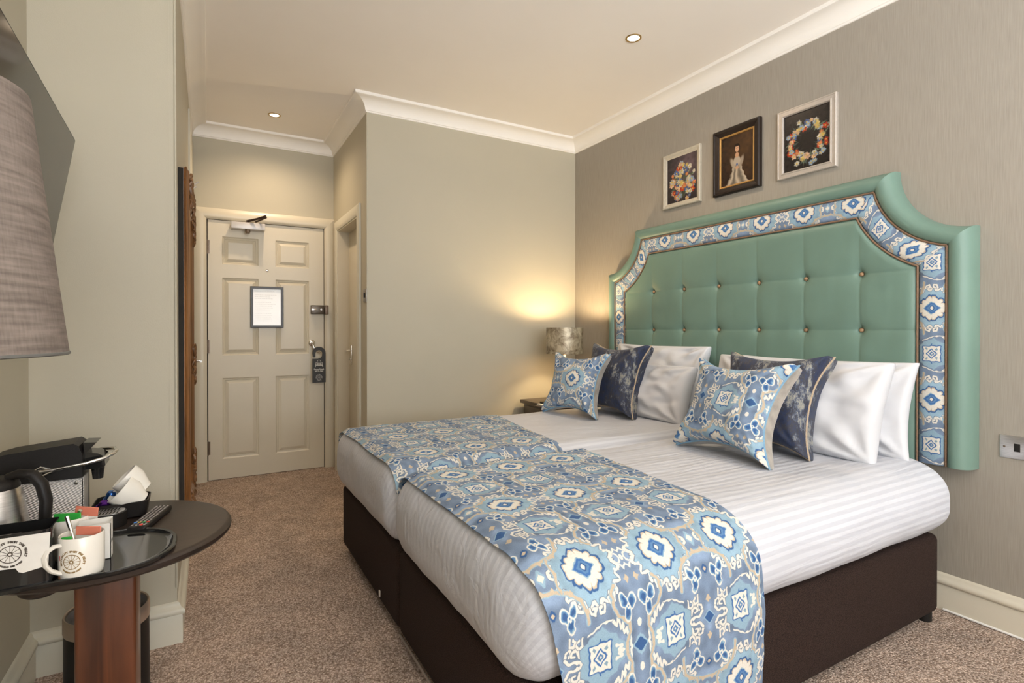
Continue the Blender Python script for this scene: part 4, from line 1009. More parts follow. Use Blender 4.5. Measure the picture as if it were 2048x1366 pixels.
# ------------------------------------------------------------------ bedside table, lamp, folder
ns = thing('bedside_table', (2.25, 3.22, 0), 'dark wooden bedside table between the farther bed and the end wall', 'bedside table')
M_DWOOD = wood_mat('dark_wood', (.022, .012, .008, 1), (.05, .026, .016, 1), .35, (4, 40, 40))
NT = .612
mb = MB(); mb.box(2.08, 2.58, 2.95, 3.53, NT - .028, NT, .006); mb.build('top', M_DWOOD, parent=ns)
mb = MB(); mb.box(2.10, 2.56, 2.98, 3.50, NT - .16, NT - .029, .003); mb.build('drawer_box', M_DWOOD, parent=ns)
mb = MB(); mb.box(2.088, 2.100, 3.0, 3.48, NT - .150, NT - .040, .003); dr = mb.build('drawer', M_DWOOD, parent=ns)
mb = MB(); mb.lathe([(.006, 0), (.005, .012), (.012, .020), (.012, .026), (0, .028)], (0, 0, 0), 16, mat=frame((2.088, 3.24, NT - .095), (0, 1, 0), (0, 0, 1), (-1, 0, 0))); mb.build('knob', M_BRASS, parent=dr)
for x in (2.12, 2.54):
    for y in (2.995, 3.485):
        mb = MB(); mb.box(x - .018, x + .018, y - .018, y + .018, 0, NT - .16, .003); mb.build('leg', M_DWOOD, parent=ns)
bl = thing('table_lamp', (2.29, 3.22, NT), 'small lit bedside lamp with mottled bronze drum shade in the corner', 'lamp')
LX, LY = 2.29, 3.235
mb = MB(); mb.lathe([(.055, 0), (.055, .012), (.020, .020), (.016, .05), (.016, .30), (.010, .33), (.008, .368)], (LX, LY, NT), 28); mb.build('base', mat('cream_lamp_base', (.75, .70, .58, 1), .3, noise_amt=.03), parent=bl)
def shade_metallic():
    m = bpy.data.materials.new('crackled_bronze_shade'); m.use_nodes = True; nt = m.node_tree; b = nt.nodes['Principled BSDF']
    tc = nt.nodes.new('ShaderNodeTexCoord'); n = nt.nodes.new('ShaderNodeTexNoise'); n.inputs['Scale'].default_value = 14; n.inputs['Detail'].default_value = 8; n.inputs['Roughness'].default_value = .7; n.inputs['Distortion'].default_value = .7
    nt.links.new(tc.outputs['Object'], n.inputs['Vector']); r = nt.nodes.new('ShaderNodeValToRGB'); nt.links.new(n.outputs[0], r.inputs[0])
    r.color_ramp.elements[0].position = .40; r.color_ramp.elements[0].color = (.19, .14, .085, 1); r.color_ramp.elements[1].position = .62; r.color_ramp.elements[1].color = (.58, .50, .36, 1)
    nt.links.new(r.outputs[0], b.inputs['Base Color']); b.inputs['Metallic'].default_value = .35; b.inputs['Roughness'].default_value = .4
    return m
M_BSH = shade_metallic()
mb = MB(); r_ = .136; z0_, z1_ = .968, 1.160
mb.lathe([(r_, z0_), (r_, z1_), (r_ - .003, z1_), (r_ - .003, z0_), (r_, z0_)], (LX, LY, 0), 56, cap=False); mb.build('lamp_shade', M_BSH, parent=bl)
mb = MB(); mb.lathe([(.0, .985), (.014, .99), (.028, 1.02), (.030, 1.04), (.020, 1.065), (0, 1.075)], (LX, LY, 0), 20); mb.build('bulb', emis('bulb_glow', (1, .78, .50, 1), 25.0), parent=bl)
mb = MB()
for k in range(3):
    a = 2 * math.pi * k / 3; mb.tube([(LX, LY, 1.150), (LX + (r_ - .002) * math.cos(a), LY + (r_ - .002) * math.sin(a), 1.150)], .0018, 6)
mb.tube([(LX, LY, 1.072), (LX, LY, 1.151)], .002, 6); mb.build('shade_carrier', M_BRASS, parent=bl)
l = bpy.data.lights.new('bedside_bulb', 'POINT'); l.energy = 19; l.color = (1.0, .74, .42); l.shadow_soft_size = .032
o = bpy.data.objects.new('bedside_bulb', l); COL.objects.link(o); o.location = (LX, LY, 1.10)
fd = thing('guest_folder', (2.12, 3.03, NT), 'closed dark guest folder with pale pages on the bedside table by the far cushion', 'folder')
mb = MB(); mb.box(1.962, 2.235, 2.955, 3.14, NT, NT + .010, .002); mb.build('cover', M_DWOOD, parent=fd)
mb = MB(); mb.box(1.985, 2.230, 2.960, 3.135, NT + .010, NT + .020); mb.build('pages', M_PAPER, parent=fd, smooth=False)
mb = MB(); mb.box(2.010, 2.235, 2.955, 3.14, NT + .020, NT + .034, .003); mb.build('cover', M_BLACKP, parent=fd)

# ------------------------------------------------------------------ television on the left wall
tv = thing('television', (-.40, 1.6, 1.20), 'black wall-mounted television tilted forward, cropped at the upper left', 'television')
TVW, TVH, TVT = .98, .56, .028
n_ = Vector((math.cos(math.radians(2.0)) * math.cos(math.radians(9.5)), -math.sin(math.radians(-2.0)) * math.cos(math.radians(9.5)), -math.sin(math.radians(9.5)))).normalized()
ya_ = Vector((math.sin(math.radians(-2.2)), math.cos(math.radians(2.2)), 0)); ya_ = (ya_ - n_ * ya_.dot(n_)).normalized(); za_ = n_.cross(ya_) * 1.0
TC = Vector((-.350, 2.090, 1.730))   # far top corner of the screen face
Mtv = frame(tuple(TC), n_, ya_, za_)
if za_.z < 0: za_ = -za_; Mtv = frame(tuple(TC), n_, ya_, za_)
mb = MB(); mb.box(-TVT, 0, -TVW, 0, -TVH, 0, .003, mat=Mtv); tvc = mb.build('casing', M_BLACKP, parent=tv)
mb = MB(); mb.box(0, .0012, -TVW + .006, -.006, -TVH + .012, -.006, mat=Mtv); mb.build('screen', mat('tv_screen', (.030, .026, .022, 1), .09, noise_amt=.02, spec=.25), parent=tv, smooth=False)
mb = MB(); mb.box(XA + .002, XA + .02, 1.45, 1.75, 1.38, 1.62, .003); mb.tube([(XA + .02, 1.6, 1.5), (-.42, 1.6, 1.48)], .018, 10); mb.box(-.06, -.028, -.60, -.38, -.36, -.16, .003, mat=Mtv); mb.build('wall_bracket', M_BLACKP, parent=tv)

# ------------------------------------------------------------------ floor lamp with the grey linen shade (near left)
fl = thing('floor_lamp', (-.262, .835, 0), 'tall floor lamp with tapered grey linen shade in the near left corner', 'lamp')
def linen_shade():
    m = bpy.data.materials.new('grey_linen_shade'); m.use_nodes = True; nt = m.node_tree; b = nt.nodes['Principled BSDF']
    tc = nt.nodes.new('ShaderNodeTexCoord'); mp = nt.nodes.new('ShaderNodeMapping'); mp.inputs['Scale'].default_value = (14, 14, 170); nt.links.new(tc.outputs['Object'], mp.inputs[0])
    n = nt.nodes.new('ShaderNodeTexNoise'); n.inputs['Scale'].default_value = 1; n.inputs['Detail'].default_value = 5; nt.links.new(mp.outputs[0], n.inputs['Vector'])
    mp2 = nt.nodes.new('ShaderNodeMapping'); mp2.inputs['Scale'].default_value = (400, 400, 20); nt.links.new(tc.outputs['Object'], mp2.inputs[0])
    n2 = nt.nodes.new('ShaderNodeTexNoise'); n2.inputs['Scale'].default_value = 1; nt.links.new(mp2.outputs[0], n2.inputs['Vector'])
    ad = nt.nodes.new('ShaderNodeMath'); ad.operation = 'MULTIPLY_ADD'; ad.inputs[1].default_value = .35; nt.links.new(n2.outputs[0], ad.inputs[0]); nt.links.new(n.outputs[0], ad.inputs[2])
    r = nt.nodes.new('ShaderNodeValToRGB'); nt.links.new(ad.outputs[0], r.inputs[0]); r.color_ramp.elements[0].position = .48; r.color_ramp.elements[1].position = .86
    r.color_ramp.elements[0].color = (.13, .105, .088, 1); r.color_ramp.elements[1].color = (.235, .195, .168, 1)
    nt.links.new(r.outputs[0], b.inputs['Base Color']); b.inputs['Roughness'].default_value = .85
    return m
FX, FY = -.298, .828; SZ0, SZ1, R0, R1 = 1.120, 1.424, .150, .116
mb = MB(); mb.lathe([(R0, 0), (R0 + .0005, .002), (R1, SZ1 - SZ0), (R1 - .003, SZ1 - SZ0), (R0 - .003, .0), (R0, 0)], (FX, FY, SZ0), 72, cap=False); mb.build('lamp_shade', linen_shade(), parent=fl)
mb = MB(); mb.tube([(FX + (R0) * math.cos(a), FY + R0 * math.sin(a), SZ0 + .001) for a in np.linspace(0, 2 * math.pi, 60)[:-1]], .0022, 6, closed=True); mb.build('rim', mat('rim_grey', (.12, .12, .11, 1), .7, noise_amt=.1), parent=fl)
mb = MB(); mb.lathe([(.0, 0), (.13, 0), (.13, .012), (.02, .022), (.012, .03), (.012, 1.12), (.018, 1.13), (.018, 1.19), (0, 1.19)], (FX, FY, 0), 32); mb.build('pole', M_BRONZE, parent=fl)
mb = MB(); mb.lathe([(0, 1.19), (.015, 1.19), (.030, 1.23), (.028, 1.26), (0, 1.28)], (FX, FY, 0), 20); mb.build('bulb', emis('frosted_bulb', (1, .80, .55, 1), 1.5), parent=fl)
l = bpy.data.lights.new('floor_lamp_bulb', 'POINT'); l.energy = 1.5; l.color = (1.0, .76, .48); l.shadow_soft_size = .03
o = bpy.data.objects.new('floor_lamp_bulb', l); COL.objects.link(o); o.location = (FX, FY, 1.315)
mb = MB()
for k in range(3):
    a = 2 * math.pi * k / 3 + .3; mb.tube([(FX, FY, 1.385), (FX + (R1) * math.cos(a), FY + (R1) * math.sin(a), 1.385)], .0018, 6)
mb.tube([(FX, FY, 1.27), (FX, FY, 1.386)], .002, 6); mb.build('shade_carrier', M_BRONZE, parent=fl)

# ------------------------------------------------------------------ round side table with tea things
TZ = .610; TX, TY, TR = -.226, 1.752, .284
def T(x, y, z=.66): return (x * 1.102, y * 1.102, 1.15 - (1.15 - z) * 1.102)
M_TTOP = wood_mat('espresso_top', (.018, .012, .009, 1), (.034, .021, .015, 1), .42, (3, 40, 40), .0)
M_PED = wood_mat('walnut_pedestal', (.035, .010, .005, 1), (.15, .045, .016, 1), .33, (28, 28, 1.2), .4)
st = thing('side_table', (TX, TY, 0), 'round dark side table on a reddish walnut pedestal, holding the tea things', 'table')
mb = MB(); mb.lathe([(TR - .03, -.030), (TR - .008, -.027), (TR, -.020), (TR + .001, -.010), (TR - .004, -.003), (TR - .012, 0)], (TX, TY, TZ), 96); mb.build('table_top', M_TTOP, parent=st)
mb = MB(); mb.box(TX - .066, TX + .062, TY - .060, TY + .055, .02, TZ - .030, .010, 3); mb.build('pedestal', M_PED, parent=st)
mb = MB(); mb.lathe([(0, 0), (.155, 0), (.155, .012), (.145, .020), (0, .020)], (TX, TY, 0), 64); mb.build('base', M_TTOP, parent=st)
mb = MB(); mb.lathe([(0, -.030), (.030, -.030), (.040, -.022), (.044, 0)], (-.330, 1.58, TZ - .030), 24); mb.build('mounting_block', M_TTOP, parent=st)

ZT = TZ + .004
# tray: rounded rectangle with raised rim
tr = None
def rrect(x0, x1, y0, y1, r, n=8):
    P = []
    for cx, cy, a0 in ((x1 - r, y1 - r, 0), (x0 + r, y1 - r, 90), (x0 + r, y0 + r, 180), (x1 - r, y0 + r, 270)):
        for k in range(n + 1): a = math.radians(a0 + 90 * k / n); P.append((cx + r * math.cos(a), cy + r * math.sin(a)))
    return P
def rr_shell(mb, x0, x1, y0, y1, r, prof, n=10, cap_first=True, cap_last=True, M=None):
    """prof: (inset, z)"""
    rows = []
    for s, z in prof: rows.append([(a, b, z) for a, b in rrect(x0 + s, x1 - s, y0 + s, y1 - s, max(.002, r - s), n)])
    if M is not None: rows = [[tuple(M @ Vector(p)) for p in q] for q in rows]
    base = len(mb.v); L = len(rows[0])
    for q in rows: mb.v.extend(q)
    for i in range(len(rows) - 1):
        for k in range(L): k2 = (k + 1) % L; mb.f.append((base + i * L + k, base + i * L + k2, base + (i + 1) * L + k2, base + (i + 1) * L + k))
    if cap_first: mb.f.append(tuple(base + k for k in range(L))[::-1])
    if cap_last: mb.f.append(tuple(base + (len(rows) - 1) * L + k for k in range(L)))
mb = MB(); rr_shell(mb, -.490, -.068, 1.440, 1.728, .13, [(.012, TZ + .0005), (.004, TZ + .002), (0, TZ + .010), (.002, TZ + .0125), (.009, TZ + .012), (.015, TZ + .006), (.024, TZ + .004), (.03, TZ + .0035)], 14)
tag(mb.build('serving_tray', M_BLACKG), 'glossy black rounded serving tray under the kettle and mugs', 'tray')
TB = TZ + .0036

def mug(name, lab, x, y, z, r, h, hdir, emblem=None, tilt=None):
    t = thing(name, (x, y, z), lab, 'mug', 'white mugs on the tray')
    mb = MB(); mb.lathe([(r * .86, 0), (r * .93, .002), (r * .97, .008), (r, .02), (r, h - .002), (r - .0012, h), (r - .003, h - .001), (r - .0035, .012), (r * .8, .006), (0, .005)], (x, y, z), 48, mat=None)
    mb.build('body', M_CERAM, parent=t)
    a = hdir; ex, ey = math.cos(a), math.sin(a)
    pts = [(x + ex * (r - .002 + o), y + ey * (r - .002 + o), z + q) for o, q in ((0, h * .84), (.012, h * .86), (.024, h * .80), (.029, h * .66), (.027, h * .48), (.018, h * .32), (.006, h * .22), (0, h * .18))]
    mb = MB(); mb.tube(pts, .0048, 10, flat=1.5); mb.build('handle', M_CERAM, parent=t)
    if emblem is not None:
        pw = wheel(.0155)
        def fn(u, v):
            ang = emblem + u / r; return (x + (r + .0004) * math.cos(ang), y + (r + .0004) * math.sin(ang), z + h * .47 + v)
        pw.build('wheel_emblem', mat('gold_print', (.30, .20, .08, 1), .4, .2, noise_amt=.05), t, fn)
    return t
mug('mug', 'white mug with gold wheel emblem at the front of the tray', -.241, 1.482, TB, .0405, .090, math.radians(215), math.radians(-106))
mug('mug', 'white mug holding sachets behind the emblem mug', -.285, 1.620, TB, .040, .092, math.radians(190), None)
M_CORAL = mat('coral_paper', (.72, .22, .14, 1), .6, noise_amt=.05); M_GRN = mat('green_foil', (.04, .42, .06, 1), .3, noise_amt=.1); M_KRAFT = mat('kraft_paper', (.42, .20, .10, 1), .7, noise_amt=.1)
def sachet(lab, c, w, h, tilt, yaw, m1, m2, z):
    t = thing('sachet', (c[0], c[1], z), lab, 'sachet', 'sachets standing in the mugs')
    M = Matrix.Translation((c[0], c[1], z)) @ Matrix.Rotation(yaw, 4, 'Z') @ Matrix.Rotation(tilt, 4, 'Y')
    mb = MB(); mb.box(-w / 2, w / 2, -.0015, .0015, 0, h * .8, .0008, 1, mat=M); mb.build('packet', m1, parent=t)
    mb = MB(); mb.box(-w / 2, w / 2, -.0018, .0018, h * .8, h, .0008, 1, mat=M); mb.build('top_strip', m2, parent=t)
sachet('white sugar sachet with coral-red top band in the front mug', (-.231, 1.486), .052, .094, .02, -.45, M_PAPER, M_CORAL, TB + .007)
sachet('green and white tea sachet leaning in the front mug', (-.256, 1.464), .020, .084, -.1, -.3, M_PAPER, M_GRN, TB + .007)
sachet('coral sachet leaning towards the carton in the rear mug', (-.262, 1.612), .050, .106, .12, -.4, M_PAPER, M_CORAL, TB + .007)
sachet('dark green-topped sachet standing in the rear mug', (-.286, 1.600), .056, .098, 0, -.35, M_BLACKP, M_GRN, TB + .007)
sachet('brown kraft stick sachet leaning left in the rear mug', (-.300, 1.618), .016, .108, -.38, -.3, M_KRAFT, M_KRAFT, TB + .007)
for (lab, p0, p1) in (('steel teaspoon leaning in the front mug', (-.238, 1.482, TB + .008), (-.272, 1.512, TB + .122)), ('steel teaspoon leaning in the rear mug', (-.300, 1.625, TB + .008), (-.262, 1.600, TB + .108))):
    mb = MB(); a, b = Vector(p0), Vector(p1); mb.tube([a.lerp(b, k / 6) for k in range(7)], [.009, .003, .002, .002, .0028, .0042, .0045], 8); tag(mb.build('teaspoon', M_CHROME), lab, 'spoon')
# carton
cb = thing('sachet_carton', (-.222, 1.60, TB), 'open white card carton with small dark lettering behind the front mug', 'carton')
mb = MB(); cx0, cx1, cy0, cy1, ch = -.262, -.198, 1.548, 1.580, .083
mb.box(cx0, cx1, cy0, cy0 + .0015, TB, TB + ch); mb.box(cx0, cx1, cy1 - .0015, cy1, TB, TB + ch + .006); mb.box(cx0, cx0 + .0015, cy0, cy1, TB, TB + ch); mb.box(cx1 - .0015, cx1, cy0, cy1, TB, TB + ch + .004); mb.box(cx0, cx1, cy0, cy1, TB, TB + .0015)
mb.build('box', M_PAPER, parent=cb, smooth=False)
p = P2(); p.text('tea', 0, 0, .016, .0003); p.build('lettering', M_BLACKP, cb, lambda a, b: (cx1 + .0004, cy0 + .016 + a, TB + .035 + b))

# black caddy with the white paper napkin over its front
cd = thing('tea_caddy', (-.36, 1.49, TB), 'black upright caddy holding a white napkin, cropped at the left edge', 'caddy')
kx0, kx1, ky0, ky1, kh = -.455, -.286, 1.446, 1.530, .119
mb = MB(); rr_shell(mb, kx0, kx1, ky0, ky1, .008, [(.006, TB), (0, TB + .004), (0, TB + kh), (.003, TB + kh), (.004, TB + .02), (.008, TB + .01)], 4); mb.build('box', M_BLACKG, parent=cd)
np_ = thing('paper_napkin', (-.36, 1.44, TB + .02), 'white paper napkin printed with a dark wheel emblem on the black caddy', 'napkin')
mb = MB(); pts = [(kx0 + .005, TB + .054), (-.3415, TB + .049), (-.3365, TB + .040), (-.330, TB + .037), (-.296, TB + .043), (-.290, TB + .048), (-.286, TB + kh - .006), (kx0 + .005, TB + kh - .006)]
mb.prism(pts, lambda a, b, t: (a, ky0 - .0012 - t, b), 0, .0012); mb.build('sheet', M_PAPER, parent=np_, smooth=False)
pw = wheel(.0175); pw.build('wheel_emblem', mat('dark_print', (.08, .065, .05, 1), .5, noise_amt=.05), np_, lambda a, b: (-.3495 + a, ky0 - .0027, TB + .079 + b))
sachet('red-topped sachet slipped between the caddy and the front mug', (-.276, 1.468), .014, .055, .08, -1.2, M_KRAFT, mat('red_paper', (.55, .03, .02, 1), .5, noise_amt=.05), TB)

# kettle
kt = thing('kettle', (-.405, 1.640, TB), 'brushed steel kettle with black lid and handle, cropped at the left edge', 'kettle')
KX, KY = -.428, 1.632
mb = MB(); mb.lathe([(.074, 0), (.077, .004), (.077, .018), (.073, .022)], (KX, KY, TB), 40); mb.build('base', M_BLACKP, parent=kt)
mb = MB(); mb.lathe([(.073, .023), (.0735, .028), (.068, .075), (.060, .135), (.054, .170), (.051, .175)], (KX, KY, TB), 56); mb.build('body', M_BRUSH, parent=kt)
mb = MB(); mb.lathe([(.0515, .174), (.052, .178), (.049, .187), (.040, .195), (.020, .199), (0, .200)], (KX, KY, TB), 40); mb.build('lid', M_BLACKP, parent=kt)
hx, hy = math.cos(math.radians(-8)), math.sin(math.radians(-8))
pts = [(KX + hx * o, KY + hy * o, TB + q) for o, q in ((.030, .197), (.052, .204), (.076, .199), (.093, .176), (.101, .138), (.099, .095), (.090, .056), (.078, .034), (.066, .028))]
mb = MB(); mb.tube(pts, [.009, .011, .012, .0125, .0125, .012, .011, .010, .009], 12, flat=1.2); mb.build('handle', M_BLACKP, parent=kt)
mb = MB(); mb.tube([(KX - .045, KY, TB + .135), (KX - .065, KY, TB + .150), (KX - .078, KY, TB + .162)], [.020, .013, .009], 12); mb.build('spout', M_BRUSH, parent=kt)

# capsule coffee machine, front pointing right
cm = thing('coffee_machine', (-.38, 1.84, TZ), 'black and ribbed aluminium capsule coffee machine with chrome lever', 'coffee machine')
MX0, MX1, MY0, MY1 = -.50, -.285, 1.785, 1.895
mb = MB(); mb.box(MX0, MX1 - .004, MY0 + .004, MY1, TZ + .004, TZ + .165, .006); mb.build('body', M_BLACKP, parent=cm)
def rib_mat():
    m = bpy.data.materials.new('ribbed_aluminium'); m.use_nodes = True; nt = m.node_tree; b = nt.nodes['Principled BSDF']
    tc = nt.nodes.new('ShaderNodeTexCoord'); w = nt.nodes.new('ShaderNodeTexWave'); w.bands_direction = 'DIAGONAL'; w.inputs['Scale'].default_value = 95
    mp = nt.nodes.new('ShaderNodeMapping'); mp.inputs['Scale'].default_value = (1, 1, 1.6); nt.links.new(tc.outputs['Object'], mp.inputs[0]); nt.links.new(mp.outputs[0], w.inputs['Vector'])
    bp = nt.nodes.new('ShaderNodeBump'); bp.inputs['Strength'].default_value = .6; bp.inputs['Distance'].default_value = .002
    r = nt.nodes.new('ShaderNodeValToRGB'); nt.links.new(w.outputs['Fac'], r.inputs[0]); r.color_ramp.elements[0].color = (.40, .38, .36, 1); r.color_ramp.elements[1].color = (.62, .60, .57, 1)
    nt.links.new(r.outputs[0], b.inputs['Base Color']); nt.links.new(w.outputs['Fac'], bp.inputs['Height']); nt.links.new(bp.outputs[0], b.inputs['Normal']); b.inputs['Metallic'].default_value = .55; b.inputs['Roughness'].default_value = .42
    return m
M_RIB = rib_mat()
mb = MB(); mb.box(MX0 + .01, MX1, MY0 - .002, MY0 + .003, TZ + .012, TZ + .148, .0015); mb.build('side_panel', M_RIB, parent=cm)
mb = MB(); mb.box(MX1 - .005, MX1 + .001, MY0 - .002, MY0 + .055, TZ + .012, TZ + .150, .0015); mb.build('front_panel', M_RIB, parent=cm)
mb = MB(); mb.lathe([(0, .002), (.0045, .0015), (.005, 0)], (0, 0, 0), 12, mat=frame((MX1 - .016, MY0 - .002, TZ + .136), (1, 0, 0), (0, 0, 1), (0, -1, 0))); mb.build('screw', M_CHROME, parent=cm)
mb = MB()   # arched head
hp = [(MX0 + .0, .150), (MX1 - .002, .150), (MX1 - .002, .208), (MX1 - .010, .232), (MX1 - .02, .240), (MX0 + .06, .226), (MX0 + .03, .218), (MX0 + .012, .195)]
mb.prism(hp, lambda a, b, t: (a, MY0 - .006 + t, TZ + b), 0, .108); mb.build('head', M_BLACKP, parent=cm, ang=25)
mb = MB(); mb.prism([(MX1 - .004, .165), (MX1 + .040, .165), (MX1 + .044, .172), (MX1 + .042, .196), (MX1 + .028, .206), (MX1 - .004, .212)], lambda a, b, t: (a, MY0 + .012 + t, TZ + b), 0, .070)
mb.prism([(MX1 - .002, .205), (MX1 + .026, .236), (MX1 - .002, .238)], lambda a, b, t: (a, MY0 + .01 + t, TZ + b), 0, .072)
mb.lathe([(.012, .13), (.016, .165)], (MX1 + .022, (MY0 + MY1) / 2, TZ), 16); mb.build('spout_head', M_BLACKG, parent=cm, ang=25)
lz = TZ + .176
lev = [(MX1 - .090, MY0 - .012, lz + .000), (MX1 - .060, MY0 - .013, lz + .003), (MX1 + .01, MY0 - .012, lz + .012), (MX1 + .042, MY0 - .004, lz + .018), (MX1 + .060, MY0 + .020, lz + .024), (MX1 + .064, MY0 + .050, lz + .027), (MX1 + .056, MY0 + .082, lz + .028), (MX1 + .030, MY0 + .100, lz + .026), (MX1 - .01, MY0 + .107, lz + .02)]
mb = MB(); mb.tube(lev, .0050, 10); mb.tube([(MX1 - .060, MY0 - .012, lz + .003), (MX1 - .085, MY0 - .012, lz + .012), (MX1 - .098, MY0 - .012, lz + .004), (MX1 - .098, MY0 - .012, lz - .008), (MX1 - .085, MY0 - .012, lz - .012), (MX1 - .060, MY0 - .012, lz - .001)], .0034, 8)
mb.lathe([(0, .004), (.006, .003), (.007, 0)], (0, 0, 0), 12, mat=frame((MX1 - .085, MY0 - .009, lz), (1, 0, 0), (0, 0, 1), (0, -1, 0))); mb.build('lever', M_CHROME, parent=cm)
# drip tray with slotted grid and rounded nose
DX0, DX1, DY0, DY1, DZ_ = MX1 + .002, -.196, MY0 - .004, MY0 + .076, TZ + .038
mb = MB(); nose = [(DX0, DY0), (DX1 - .030, DY0)] + [(DX1 - .038 + .038 * math.cos(math.radians(a)), (DY0 + DY1) / 2 + .040 * math.sin(math.radians(a))) for a in range(-80, 81, 16)] + [(DX1 - .030, DY1), (DX0, DY1)]
mb.prism(nose, lambda a, b, t: (a, b, t), TZ + .0005, DZ_); mb.build('drip_tray', M_BLACKP, parent=cm, ang=30)
mb = MB(); cyy = (DY0 + DY1) / 2; g = [(cyy + (b - cyy) * .86, DX0 + .003 + (a - DX0) * .92) for a, b in nose]
mb.prism([(b, a) for a, b in g], lambda a, b, t: (a, b, t), DZ_, DZ_ + .0016); gd = mb.build('grid', M_BRUSH, parent=cm, smooth=False)
mb = MB()
for s in (0, 1):
    for k in range(9):
        x = DX0 + .010 + k * .0078; y0 = cyy - .028 + s * .030
        if x > DX1 - .02: continue
        mb.add([(x, y0, DZ_ + .0019), (x + .0034, y0, DZ_ + .0019), (x + .0062, y0 + .022, DZ_ + .0019), (x + .0028, y0 + .022, DZ_ + .0019)], [(0, 1, 2, 3)])
mb.add([(DX0 + .004, cyy - .0012, DZ_ + .002), (DX1 - .012, cyy - .0012, DZ_ + .002), (DX1 - .012, cyy + .0012, DZ_ + .002), (DX0 + .004, cyy + .0012, DZ_ + .002)], [(0, 1, 2, 3)])
mb.build('slots', M_DARK, parent=gd, smooth=False)

# black capsule basket with cups
bk = thing('capsule_basket', (-.20, 1.92, TZ), 'black square basket beside the coffee machine holding capsules and cups', 'basket')
BQ = (-.282, -.150, 1.850, 1.965)
mb = MB(); rr_shell(mb, BQ[0], BQ[1], BQ[2], BQ[3], .022, [(.012, TZ + .0005), (.006, TZ + .004), (0, TZ + .046), (.003, TZ + .047), (.010, TZ + .020), (.016, TZ + .012)], 8); mb.build('bowl', M_BLACKP, parent=bk)
def capsule(lab, x, y, z, col, tilt):
    t = thing('coffee_capsule', (x, y, z), lab, 'capsule', 'foil coffee capsules')
    M = rot_about((x, y, z), tilt, tilt * .6, 0)
    mb = MB(); mb.lathe([(.0185, 0), (.0185, .0012), (.0150, .002), (.0125, .018), (.009, .024), (0, .0255)], (x, y, z), 28, mat=M); mb.build('cup', mat('foil_' + lab.split()[0], col, .22, .8, noise_amt=.05), parent=t)
    mb = MB(); mb.lathe([(0, -.0006), (.0178, -.0006), (.0178, .0)], (x, y, z), 24, mat=M); mb.build('seal', mat('seal_' + lab.split()[0], tuple(c * .7 for c in col[:3]) + (1,), .3, .8, noise_amt=.05), parent=t)
capsule('blue foil coffee capsule lying on top of the basket', -.246, 1.925, TZ + .045, (.05, .16, .50, 1), .25)
capsule('purple foil coffee capsule at the left front of the basket', -.258, 1.880, TZ + .034, (.13, .03, .30, 1), .5)
capsule('violet foil coffee capsule tucked under the tilted cups', -.222, 1.890, TZ + .032, (.14, .04, .28, 1), -.3)
def cup(lab, c, axis, r0, r1, h):
    t = thing('espresso_cup', tuple(c), lab, 'cup', 'nested white espresso cups')
    za = Vector(axis).normalized(); xa = Vector((0, 1, 0)); xa = (xa - za * xa.dot(za)).normalized(); ya = za.cross(xa)
    mb = MB(); mb.lathe([(r0 * .7, 0), (r0, .003), (r0 * 1.08, .012), (r1 * .97, h * .6), (r1, h), (r1 - .0025, h), (r1 * .94, h * .6), (r0 * .95, .012), (0, .006)], (0, 0, 0), 40, mat=frame(tuple(c), xa, ya, za)); mb.build('body', M_CERAM, parent=t)
cup('white espresso cup lying tilted on the basket, the outer of two', (-.168, 1.890, TZ + .036), (-.74, -.10, .66), .026, .044, .072)
cup('white espresso cup nested inside the tilted one', (-.163, 1.915, TZ + .062), (-.72, -.02, .70), .025, .041, .070)

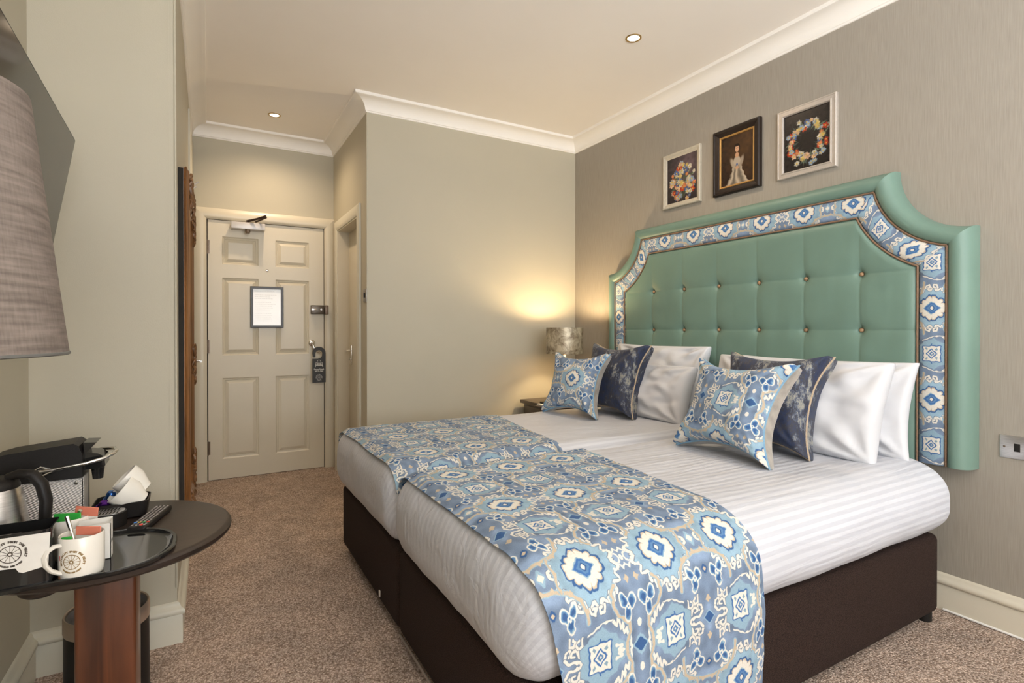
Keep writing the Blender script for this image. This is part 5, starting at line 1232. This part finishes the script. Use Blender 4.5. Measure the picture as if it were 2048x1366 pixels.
# remote control
rm = thing('remote_control', (-.14, 1.80, TZ), 'slim black remote control with coloured buttons on the side table', 'remote control')
q0 = Vector(T(-.150, 1.556, .66)); q1 = Vector(T(-.104, 1.713, .66)); dq = (q1 - q0); Lr = .185; dq = Vector((dq.x, dq.y, 0)).normalized(); wq = Vector((dq.y, -dq.x, 0))
Mr = frame(((q0 + q1) / 2)[:2] + (TZ + .0005,), wq, dq, (0, 0, 1))
mb = MB(); mb.box(-.022, .022, -Lr / 2, Lr / 2, 0, .017, .005, 3, mat=Mr); mb.build('body', M_BLACKP, parent=rm)
mb = MB(); rs = random.Random(2)
for j in range(16):
    if j in (2,): continue
    for i in range(4):
        yy = -Lr / 2 + .014 + j * .0105; xx = -.0145 + i * .0097; mb.box(xx - .003, xx + .003, yy - .0024, yy + .0024, .017, .0185, .0008, 1, mat=Mr)
tag(mb.build('keys', mat('remote_keys', (.34, .31, .29, 1), .5, noise_amt=.3, noise_scale=900), parent=rm), kind='stuff')
for i, (nm, c) in enumerate((('blue', (.05, .22, .60, 1)), ('yellow', (.65, .42, .06, 1)), ('green', (.03, .36, .08, 1)), ('red', (.62, .05, .02, 1)))):
    mb = MB(); xx = -.0145 + i * .0097; yy = -Lr / 2 + .0355; mb.box(xx - .0038, xx + .0038, yy - .0028, yy + .0028, .017, .0192, .0008, 1, mat=Mr)
    mb.build('key', mat('key_' + nm, c, .4, noise_amt=.05), parent=rm)['label'] = nm + ' key'
mb = MB(); mb.lathe([(.0046, .017), (.0042, .0192), (0, .0194)], (.006, -Lr / 2 + .016, 0), 16, mat=Mr); mb.build('key', mat('key_power', (.70, .04, .02, 1), .4, noise_amt=.05), parent=rm)['label'] = 'round red key'

# waste bin
wb = thing('waste_bin', (-.268, 2.035, 0), 'black round waste bin with bronze rim and grey liner behind the pedestal', 'bin')
WBX, WBY = -.268, 2.030
mb = MB(); mb.lathe([(.098, 0), (.110, .002), (.112, .012), (.106, .022), (.1055, .252)], (WBX, WBY, 0), 56, cap=False); mb.lathe([(0, .004), (.1, .004)], (WBX, WBY, 0), 40, cap=False); mb.build('body', M_BLACKP, parent=wb)
mb = MB(); mb.lathe([(.1065, .252), (.1075, .256), (.1075, .294), (.105, .300), (.101, .298), (.1015, .262)], (WBX, WBY, 0), 56, cap=False); mb.build('rim', mat('bin_rim', (.52, .42, .34, 1), .32, .75, noise_amt=.05), parent=wb)
mb = MB(); G = np.zeros((49, 8, 3))
for i in range(49):
    a = 2 * math.pi * i / 48
    for j in range(8):
        rr = .100 - .004 * j - .006 * abs(math.sin(a * 7 + j)) * (j > 0); G[i, j] = (WBX + rr * math.cos(a), WBY + rr * math.sin(a), .292 - .030 * j)
mb.grid(G); mb.build('liner', mat('grey_liner', (.20, .19, .19, 1), .35, noise_amt=.2, noise_scale=40), parent=wb)
